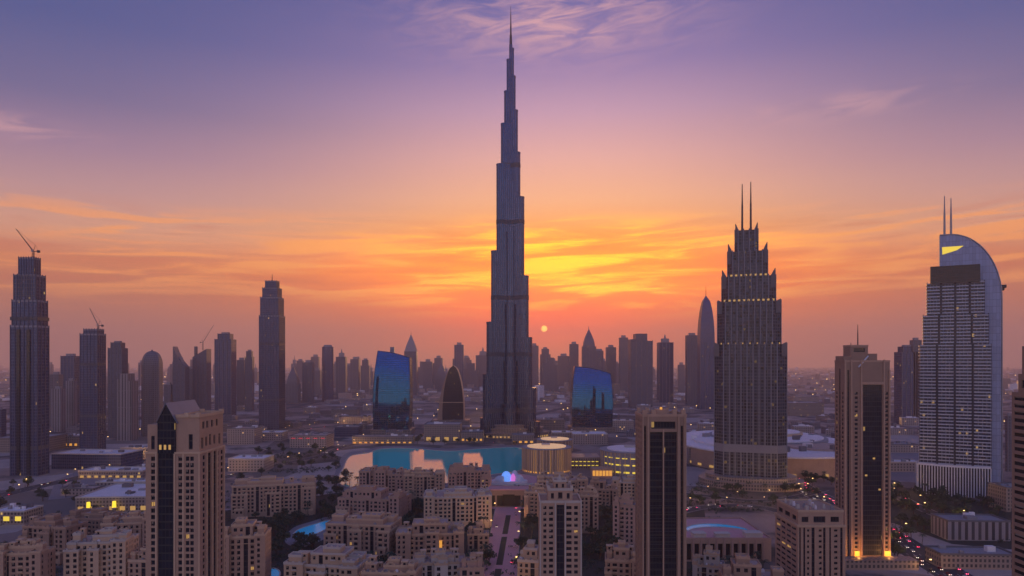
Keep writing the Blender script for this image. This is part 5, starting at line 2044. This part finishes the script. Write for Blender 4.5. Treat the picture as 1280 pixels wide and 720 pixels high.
for (a, b_, n) in ((60, 320, 12), (356, 470, 12), (512, 604, 12), (664, 790, 14), (790, 880, 5)):
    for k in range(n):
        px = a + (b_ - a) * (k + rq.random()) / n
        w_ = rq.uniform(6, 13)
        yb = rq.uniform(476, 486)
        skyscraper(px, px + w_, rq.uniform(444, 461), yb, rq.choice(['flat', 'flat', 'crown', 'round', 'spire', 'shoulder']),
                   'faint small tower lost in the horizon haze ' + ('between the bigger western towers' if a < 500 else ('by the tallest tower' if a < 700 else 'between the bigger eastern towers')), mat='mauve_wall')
crane(252, 437, PD(517), 'thin pale crane above the slanted-roof tower', 30, 1, 20.0, 1.6)
# lit top band on the square tower
d = PD(503)

# ------------------------------------------------------------------ low flat-roofed buildings in the middle distance


def flatblock(px0, px1, ytop, ybase, label, mat='brown_wall', roof='white_roof', rz=0.0, deep=.8, lights=None, cat='building', name='flat_roofed_building'):
    d = PD(ybase)
    m = d / FPX
    w = (px1 - px0) * m
    H = max(4.0, PZ(ytop, d))
    dep = w * deep
    th = thing(name, label, cat, (PX((px0 + px1) / 2, d), d, 0), R(rz))
    foot(PX((px0 + px1) / 2, d), d + dep / 2, w, dep, R(rz))
    wl = MB()
    wl.prism(rect(w, dep), 0, H, False)
    wl.build('wall', mat, th)
    rf = MB()
    rf.prism(rect(w * .985, dep * .985, 0, dep * .008), H - .8, H - .2)
    rf.build('roof', roof, th)
    pm = MB()
    parapet(pm, -w / 2, w / 2, 0, dep, H, 1.0, .7, .25)
    pm.build('parapet', 'pale_stone' if roof == 'white_roof' else 'concrete', th)
    rnd = random.Random(int(px0 * 7 + ybase))
    for i in range(rnd.randint(3, 6)):
        ub = MB()
        s = rnd.uniform(2.5, min(9.0, w * .18))
        a, b_ = rnd.uniform(-w * .42, w * .42 - s), rnd.uniform(dep * .15, dep * .8)
        ub.box(a, a + s, b_, b_ + s * .7, H - .25, H + rnd.uniform(1.5, 4))
        ub.build('roof_unit', rnd.choice(['white_roof', 'roof_grey', 'concrete']), th)
    if lights:
        n, mt, za, zb = lights
        for i in range(n):
            u = -w / 2 + w * (i + .5) / n
            lm = MB()
            lm.box(u - w * .25 / n, u + w * .25 / n, -.3, -.04, H * za, H * zb)
            lm.build('lit_shopfront', mt, th)
    return th


FLAT = [
    (120, 182, 603, 612, 'long pale shed roof on the building yard, nearest the city road', dict(mat='sprawl_wall', deep=.35, rz=3)),
    (74, 118, 611, 620, 'low pinkish shed on the west of the building yard', dict(mat='sprawl_wall', roof='roof_clay', deep=.5, rz=-6)),
    (128, 160, 614, 621, 'small grey shed just behind the white-roofed hall', dict(mat='brown_wall', roof='roof_grey', deep=.6, rz=8)),
    (164, 184, 584, 592, 'small reddish site building beside the long dark slab', dict(mat='brown_wall', roof='roof_clay', deep=.7, lights=(3, 'amber_light', .2, .5))),
    (96, 184, 622, 640, 'white-roofed hall with a row of dim lit doors beside the gabled tower', dict(mat='brown_wall', deep=1.1, lights=(7, 'lit_glass', .1, .4), rz=4)),
    (-14, 30, 640, 656, 'shop with blazing yellow front at the picture edge', dict(mat='brown_wall', lights=(3, 'yellow_light', .3, .65))),
    (62, 153, 568, 587, 'long dark slab building with pale flat roof near the plum crane tower', dict(mat='navy_glass', roof='white_roof', deep=.5, rz=-4)),
    (98, 178, 589, 598, 'low white-roofed hall with row of lights below the long dark slab', dict(mat='brown_wall', lights=(9, 'lit_glass', .1, .4), deep=.4)),
    (-10, 52, 548, 566, 'dark low warehouse behind the unfinished tower', dict(mat='brown_wall', roof='roof_grey')),
    (66, 98, 546, 560, 'reddish low block with lit windows behind the long dark slab', dict(mat='brown_wall', roof='roof_clay', lights=(5, 'amber_light', .2, .4))),
    (150, 186, 560, 574, 'pale low block west of the gabled tower roof', dict(mat='sprawl_wall')),
    (284, 318, 536, 556, 'tan flat-roofed block just east of the gabled roof', dict(mat='sprawl_wall', roof='roof_clay')),
    (322, 352, 541, 551, 'white flat-roofed shed at the foot of the tall slender tower', dict(mat='sprawl_wall')),
    (285, 330, 574, 590, 'white domed-roof shed beside dark trees east of the gabled tower', dict(mat='sprawl_wall')),
    (362, 408, 545, 560, 'plain tan block with pale slanted end wall and red lights', dict(mat='sprawl_wall', roof='roof_clay', lights=(5, 'red_strip', .78, .84))),
    (418, 448, 534, 546, 'greenish low block west of the blue mirror tower', dict(mat='navy_glass', roof='roof_grey')),
    (414, 446, 512, 521, 'dark low warehouse on the open plain west of the blue mirror tower', dict(mat='brown_wall', roof='roof_grey', deep=.5)),
    (424, 460, 521, 530, 'rosy low building behind the greenish block', dict(mat='sprawl_wall', roof='roof_clay', deep=.5)),
    (530, 575, 531, 553, 'dark terraced building at the foot of the leaf-shaped building', dict(mat='brown_wall', roof='roof_grey', lights=(4, 'lit_glass', .1, .3))),
    (576, 604, 540, 553, 'lit low building between leaf-shaped building and tallest tower', dict(mat='brown_wall', roof='roof_grey', lights=(5, 'amber_light', .15, .35))),
    (440, 516, 546, 555, 'lakeside restaurant row with amber lights under the blue mirror tower', dict(mat='brown_wall', roof='roof_clay', lights=(11, 'amber_light', .12, .28), deep=.25)),
    (668, 706, 525, 540, 'brown layered hall behind the small drum', dict(mat='brown_wall', roof='roof_clay', deep=.7)),
    (690, 720, 541, 553, 'dark lit hall below the shorter blue mirror tower', dict(mat='brown_wall', roof='white_roof', lights=(4, 'lit_glass', .2, .5))),
    (640, 668, 544, 556, 'lit waterside hall at the base of the tallest tower', dict(mat='brown_wall', roof='roof_grey', lights=(4, 'amber_light', .2, .4))),
    (716, 760, 543, 556, 'white-roofed annex in front of the shorter blue mirror tower', dict(mat='sprawl_wall', roof='white_roof')),
    (766, 792, 526, 540, 'white-roofed annex behind the dark slab tower crown', dict(mat='sprawl_wall', roof='white_roof')),
    (986, 1030, 504, 520, 'dark boxy block on the plain beyond the mall', dict(mat='brown_wall', roof='roof_grey')),
    (992, 1024, 496, 504, 'tan block behind the dark boxy block', dict(mat='sprawl_wall', roof='roof_clay')),
    (1112, 1148, 556, 566, 'pale shed with grey roof west of the sail-topped hotel', dict(mat='sprawl_wall', roof='roof_grey')),
    (1112, 1142, 536, 544, 'tan low block beneath the blue tower', dict(mat='sprawl_wall', roof='roof_clay')),
    (1112, 1154, 578, 590, 'long pale shed by the slip road', dict(mat='sprawl_wall', roof='white_roof', deep=.5)),
    (1186, 1262, 652, 676, 'dark colonnaded low building under the sail-topped hotel', dict(mat='ribbed_wall', roof='roof_grey', deep=.5, rz=-3)),
    (1178, 1270, 694, 712, 'grey flat-roofed depot at the bottom edge beside the expressway', dict(mat='brown_wall', roof='roof_grey', deep=.4, rz=-3)),
    (1258, 1300, 610, 640, 'plain dark block behind the banded edge tower', dict(mat='brown_wall', roof='roof_grey')),
    (860, 894, 560, 580, 'white stepped annex between dark slab tower and stepped hotel', dict(mat='sprawl_wall', roof='white_roof')),
]
for a, b_, yt, yb, lab, op in FLAT:
    flatblock(a, b_, yt, yb, lab, **op)
# tilted wall pylons: floodlit yellow pylons beside the hall
for i, (px, py) in enumerate(((113, 642), (145, 640), (171, 638))):
    d = PD(py)
    th = thing('floodlit_pylon', ('squat', 'middle', 'tall')[i] + ' yellow floodlit pylon in front of the white-roofed hall, ' + ('by the road', 'between two others', 'nearest the gabled tower')[i], 'pylon', (PX(px, d), d - 3, 0))
    b1 = MB()
    b1.box(-1.9, 1.9, -1.4, 1.4, 0, 1.0)
    b1.build('base', 'concrete', th)
    b2 = MB()
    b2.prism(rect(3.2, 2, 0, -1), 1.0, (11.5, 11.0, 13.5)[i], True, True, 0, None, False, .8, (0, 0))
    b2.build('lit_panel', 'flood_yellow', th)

# ------------------------------------------------------------------ sprawl on the plain
SPR = MB
rs = random.Random(21)
spr_mesh = []
for k in range(10):
    w_, d_, h_ = rs.uniform(18, 44), rs.uniform(16, 36), rs.uniform(6, 18)
    mb = MB()
    mb.prism(rect(w_, d_), 0, h_, False)
    if rs.random() < .6:
        mb.prism(rect(w_ * .45, d_ * .5, rs.uniform(-5, 5), 3), h_, h_ + 3.5, False)
    q = MB()
    q.prism(rect(w_ * .98, d_ * .98, 0, .2), h_ - .9, h_ - .3)
    q.box(-w_ * .2, w_ * .1, d_ * .3, d_ * .6, h_ - .3, h_ + 2.6)
    q.box(w_ * .2, w_ * .32, d_ * .5, d_ * .7, h_ - .3, h_ + 1.8)
    spr_mesh.append((mb.mesh('wall', rs.choice(['sprawl_wall', 'sprawl_wall', 'brown_wall', 'mauve_wall'])), q.mesh('roof', rs.choice(['white_roof', 'roof_clay', 'roof_grey', 'pale_stone'])), w_, d_))
GROUP_S = 'low blocks of the hazy plain'
cnt = 0
tries = 0
while cnt < 290 and tries < 9000:
    tries += 1
    px = rs.uniform(-10, 1290)
    py = 470 + 82 * rs.random() ** 1.25
    if 600 < px < 680 and py > 515:
        continue
    x, y = GP(px, py)
    if not clear(x, y, 16):
        continue
    if any(abs((Vector((x, y)) - p).dot(n)) < wd for (p, n, wd) in ()):
        continue
    wm, rm_, w_, d_ = rs.choice(spr_mesh)
    zone = 'west of the tallest tower' if px < 600 else ('beyond the mall' if px > 980 else 'east of the tallest tower')
    o = thing('low_rise_building', 'low flat-roofed block on the hazy plain ' + zone, 'building', (x, y, 0), rs.uniform(-.5, .5), GROUP_S + ' ' + zone.split(',')[0])
    link('wall', wm, o)
    link('roof', rm_, o)
    foot(x, y, w_, d_, 0, 0)
    cnt += 1
far = MB()
for i in range(4200):
    y = 2400 * (1 + 5.6 * rs.random() ** 1.3)
    x = rs.uniform(-1, 1) * y * .82
    w_, d_, h_ = rs.uniform(14, 50), rs.uniform(12, 40), rs.uniform(4, 16) if rs.random() < .93 else rs.uniform(20, 60)
    far.rotbox(x, y, w_, d_, 0, h_, rs.uniform(-.5, .5), rs.choice([0, 0, 1, 2, 3]))
tag(far.build('distant_houses', ['sprawl_wall', 'white_roof', 'brown_wall', 'roof_clay']), 'countless tiny low houses fading into haze on the plain', 'houses', None, 'stuff')
glow = MB()
for i in range(420):
    y = 1250 * (1 + 5.5 * rs.random() ** 1.5)
    x = rs.uniform(-1, 1) * y * .8
    if not clear(x, y, 2):
        continue
    s = y * .00034
    glow.box(x - s, x + s, y - s, y + s, 5, 5 + 2 * s)
tag(glow.build('distant_lights', 'lamp_glow'), 'countless tiny warm street lights scattered across the hazy plain', 'lights', None, 'stuff')

# ------------------------------------------------------------------ trees and palms


def leaf_cloud(mb, c, r, n, size, rnd, mi):
    for i in range(n):
        while True:
            p = Vector((rnd.uniform(-1, 1), rnd.uniform(-1, 1), rnd.uniform(-1, 1)))
            if .3 < p.length < 1:
                break
        p = Vector(c) + Vector((p.x * r, p.y * r, p.z * r * .8))
        a = Vector((rnd.uniform(-1, 1), rnd.uniform(-1, 1), rnd.uniform(-.5, .5))).normalized()
        b_ = a.cross(Vector((rnd.uniform(-1, 1), rnd.uniform(-1, 1), rnd.uniform(-1, 1)))).normalized()
        s = size * rnd.uniform(.6, 1.3)
        mb.face([p - a * s, p + b_ * s * .6, p + a * s, p - b_ * s * .6], None, mi)


TREE = []
rt = random.Random(5)
for k in range(6):
    h = 7.0
    tb = MB()
    tb.tube((0, 0, 0), (.1, .1, h * .35), .32, .22, 7)
    cb_ = MB()
    for i in range(5):
        a = R(72 * i + rt.uniform(-20, 20))
        e = Vector((math.cos(a) * 2.1, math.sin(a) * 2.1, h * rt.uniform(.55, .78)))
        tb.tube((.1, .1, h * .33), e, .16, .05, 5)
        leaf_cloud(cb_, e, rt.uniform(1.3, 2.0), 46, .62, rt, i % 2)
    leaf_cloud(cb_, (0, 0, h * .88), 1.7, 50, .6, rt, 0)
    for i in range(4):
        leaf_cloud(cb_, (rt.uniform(-2.6, 2.6), rt.uniform(-2.6, 2.6), h * rt.uniform(.45, .85)), rt.uniform(.7, 1.2), 22, .55, rt, rt.choice([0, 1]))
    TREE.append((tb.mesh('trunk', 'bark'), cb_.mesh('crown', ['leaf_dark', 'leaf_mid'])))
PALM = []
for k in range(3):
    h = 9.0
    tb, cb_ = MB(), MB()
    pts = [Vector((.25 * math.sin(i * .7 + k), .2 * math.cos(i * .6), h * i / 6)) for i in range(7)]
    for i in range(6):
        tb.tube(pts[i], pts[i + 1], .26 - i * .012, .25 - i * .012, 7)
    for i in range(20):
        a = R(18 * i + rt.uniform(-8, 8))
        up = rt.uniform(.1, 1.0)
        prev = pts[-1]
        dirv = Vector((math.cos(a), math.sin(a), up))
        side = Vector((-math.sin(a), math.cos(a), 0))
        L = 3.2
        for j in range(5):
            nx_ = prev + dirv * (L / 5)
            wd = .42 * (1 - abs(j - 1.4) / 5)
            cb_.face([prev - side * wd + Vector((0, 0, -.15)), prev, nx_, nx_ - side * wd * .8 + Vector((0, 0, -.18))])
            cb_.face([prev, prev + side * wd + Vector((0, 0, -.15)), nx_ + side * wd * .8 + Vector((0, 0, -.18)), nx_])
            prev = nx_
            dirv.z -= .34
    PALM.append((tb.mesh('trunk', 'bark'), cb_.mesh('crown', 'palm_leaf')))


def plant(kind, x, y, s, label, group, rnd):
    t_, c_ = rnd.choice(PALM if kind == 'palm_tree' else TREE)
    o = thing(kind, label, 'palm tree' if kind == 'palm_tree' else 'tree', (x, y, 0), rnd.uniform(0, 6.28), group)
    o.scale = (s, s, s * rnd.uniform(.85, 1.15))
    link('trunk', t_, o)
    link('crown', c_, o)
    FOOT_T.append((x, y))


FOOT_T = []
ZONES = [
    # px0, px1, py0, py1, count, palms, label place
    (396, 432, 600, 648, 40, 2, 'between the L-shaped block and the lake'),
    (330, 420, 640, 700, 54, 6, 'round the kidney pool'),
    (318, 420, 560, 590, 34, 0, 'in the dark grove along the lake road'),
    (284, 330, 584, 650, 16, 0, 'east of the gabled tower'),
    (496, 534, 618, 664, 34, 4, 'between the lakeside blocks'),
    (584, 612, 640, 720, 34, 8, 'lining the west kerb of the boulevard'),
    (648, 672, 636, 720, 28, 8, 'lining the east kerb of the boulevard'),
    (728, 770, 640, 700, 54, 3, 'in the courtyard grove behind the slim pinnacle tower'),
    (520, 660, 548, 557, 30, 6, 'on the far lake shore'),
    (430, 462, 590, 618, 10, 8, 'on the near lake shore'),
    (1112, 1180, 604, 650, 40, 2, 'in the park below the sail-topped hotel'),
    (1176, 1262, 622, 650, 34, 4, 'at the fins of the sail-topped hotel'),
    (1114, 1180, 655, 700, 20, 2, 'between slip road and expressway'),
    (862, 990, 606, 634, 30, 6, 'round the foot of the stepped hotel'),
    (985, 1042, 590, 622, 24, 2, 'in front of the mall'),
    (870, 970, 702, 722, 14, 8, 'before the arcade'),
    (100, 182, 640, 690, 16, 4, 'among the blocks west of the gabled tower'),
    (0, 100, 600, 640, 20, 0, 'beside the city road'),
    (460, 500, 700, 722, 10, 2, 'at the bottom edge before the amber-lit block'),
]


def mathutils_noise(x, y):
    from mathutils import noise as mn
    return mn.noise(Vector((x * .02, y * .02, 3.3)))


def near_road(x, y, pad):
    for V, nr_ in ROADS.values():
        for p in V[::2]:
            if abs(p.x - x) + abs(p.y - y) < pad:
                return True
    return False


rp = random.Random(11)
for (a, b_, c, e, n, np_, place) in ZONES:
    done = tr_ = 0
    n = int(n * .62)
    while done < n and tr_ < n * 14:
        tr_ += 1
        x, y = GP(rp.uniform(a, b_), rp.uniform(c, e))
        if not clear(x, y, 1.5) or near_road(x, y, 11):
            continue
        s = rp.uniform(1.0, 1.75)
        if any((x - q[0]) ** 2 + (y - q[1]) ** 2 < 9 for q in FOOT_T):
            continue
        if done < np_:
            plant('palm_tree', x, y, rp.uniform(.9, 1.4), 'feather-leaved palm ' + place, 'palms ' + place, rp)
        else:
            plant('shade_tree', x, y, s, 'dark leafy tree ' + place, 'trees ' + place, rp)
        done += 1

# low shrubs filling the ground between the blocks
sh_ = MB()
done = 0
for i in range(9000):
    z_n = rp.choice([(270, 900, 604, 720)] * 5 + [(1112, 1270, 606, 690), (0, 184, 640, 720), (320, 425, 560, 592), (860, 1000, 606, 640)])
    x, y = GP(rp.uniform(z_n[0], z_n[1]), rp.uniform(z_n[2], z_n[3]))
    if not clear(x, y, 0.5) or near_road(x, y, 13):
        continue
    if mathutils_noise(x, y) < -.05:
        continue
    leaf_cloud(sh_, (x, y, rp.uniform(.5, 1.4)), rp.uniform(1.2, 2.6), 12, .75, rp, rp.choice([0, 0, 1]))
    done += 1
    if done > 2600:
        break
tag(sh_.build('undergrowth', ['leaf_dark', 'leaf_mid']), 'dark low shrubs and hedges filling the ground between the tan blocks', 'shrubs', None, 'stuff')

# ------------------------------------------------------------------ street lamps
lmb, hmb = MB(), MB()
lmb.tube((0, 0, 0), (0, 0, 9), .16, .10, 6)
lmb.tube((0, 0, 9), (1.6, 0, 9.5), .08, .06, 5)
lmb.box(-.3, .3, -.3, .3, 0, .5)
hmb.box(1.1, 2.3, -.28, .28, 9.25, 9.6)
lp_d = bpy.data.lights.new('lamp_light', 'POINT')
lp_d.energy = 4500.0
lp_d.color = (1.0, 0.55, 0.18)
lp_d.shadow_soft_size = 0.3
POLE, HEAD = lmb.mesh('pole', 'dark_metal'), hmb.mesh('lamp_head', 'lamp_glow')
PLACE = {'boulevard': 'the pink boulevard', 'expressway': 'the expressway', 'slip_road': 'the slip road', 'curved_road': 'the curved road round the hotel', 'city_road': 'the city road', 'lake_road': 'the lake road', 'ring_road': 'the ring road under the hotel'}
for rn, place in PLACE.items():
    V, nr_ = ROADS[rn]
    acc, lastd, side = 0.0, -99, 1
    wd = {'boulevard': 13.4, 'expressway': 14.5, 'slip_road': 7.8, 'curved_road': 7.8, 'city_road': 12, 'lake_road': 8, 'ring_road': 6.8}[rn]
    for i in range(len(V) - 1):
        seg = (V[i + 1] - V[i]).length
        k = 0.0
        while k < seg:
            if acc + k - lastd > 34:
                p = V[i].lerp(V[i + 1], k / seg) + nr_[i] * wd * side
                if clear(p.x, p.y, 0.5) and p.y > 300:
                    o = thing('street_lamp', 'lit street lamp along ' + place, 'street lamp', (p.x, p.y, 0), math.atan2(-nr_[i].y * side, -nr_[i].x * side), 'street lamps of ' + place)
                    link('pole', POLE, o)
                    link('lamp_head', HEAD, o)
                    link('lamp_light', lp_d, o, (1.7, 0, 8.9))
                lastd = acc + k
                side = -side
            k += 4
        acc += seg

# ------------------------------------------------------------------ cars


def car_meshes(paint):
    b = MB()
    P = [(-2.2, .35), (2.2, .35), (2.2, .85), (1.35, .95), (.75, 1.45), (-1.25, 1.48), (-1.95, 1.0), (-2.2, .9)]
    for s in (1,):
        F0 = [(p[0], -.88, p[1]) for p in P]
        F1 = [(p[0], .88, p[1]) for p in P]
        b.face(F0)
        b.face(F1[::-1])
        for i in range(8):
            j = (i + 1) % 8
            b.face([F0[j], F0[i], F1[i], F1[j]], None, 1 if i in (3, 5) else 0)
    for sy in (-.9, .88):
        b.face([(-1.15, sy - .005, .98), (.7, sy - .005, .98), (.5, sy - .005, 1.36), (-1.05, sy - .005, 1.38)] if sy < 0 else [(.7, sy + .005, .98), (-1.15, sy + .005, .98), (-1.05, sy + .005, 1.38), (.5, sy + .005, 1.36)], None, 1)
    w = MB()
    for x in (-1.35, 1.35):
        for y in (-.92, .70):
            w.tube((x, y, .33), (x, y + .22, .33), .33, .33, 10)
    tl, hl = MB(), MB()
    tl.box(-2.26, -2.19, -.26, .26, .62, .84)
    hl.box(2.19, 2.26, -.2, .2, .55, .75)
    return b.mesh('body', [paint, 'dark_glass']), tl.mesh('tail_light', 'tail_red'), hl.mesh('headlight', 'head_white')


wm = MB()
wm.tube((0, -.11, 0), (0, .11, 0), .33, .33, 10)
WHEEL = wm.mesh('wheel', 'rubber')
CARS = [(n_, car_meshes('car_' + n_)) for n_ in ('white', 'black', 'red', 'silver')]
rc = random.Random(3)
LANES = {'expressway': (84, (-10, -6, -2.2, 2.2, 6, 10)), 'slip_road': (14, (-3.2, 3.2)), 'curved_road': (14, (-4, 0, 4)), 'boulevard': (3, (-8, 8)), 'city_road': (26, (-8, -3, 3, 8)), 'lake_road': (14, (-3.5, 3.5))}
for rn, (n, lanes) in LANES.items():
    V, nr_ = ROADS[rn]
    used = []
    tr_ = 0
    done = 0
    while done < n and tr_ < 600:
        tr_ += 1
        i = rc.randrange(len(V) - 1)
        s = rc.random()
        ln = rc.choice(lanes)
        p = V[i].lerp(V[i + 1], s) + nr_[i] * ln
        px = 640 + p.x * FPX / p.y
        py = HZ + CH * FPX / p.y
        if not (-10 < px < 1290 and py < 730):
            continue
        if any((p - q).length < 8 for q in used):
            continue
        used.append(p)
        dv = (V[i + 1] - V[i]).normalized()
        if ln < 0:
            dv = -dv
        nm, (bm0, tl0, hl0) = rc.choice(CARS)
        away = dv.y > 0
        o = thing('car', '%s car %s on %s' % (nm, 'showing red tail lights' if away else 'showing its headlights', PLACE[rn]), 'car', (p.x, p.y, .02), math.atan2(dv.y, dv.x), 'cars on ' + PLACE[rn])
        link('body', bm0, o)
        for sy in (-.58, .58):
            link('tail_light', tl0, o, (0, sy, 0))
            link('headlight', hl0, o, (0, sy, 0))
        for wx in (-1.35, 1.35):
            for wy in (-.82, .82):
                link('wheel', WHEEL, o, (wx, wy, .33))
        done += 1
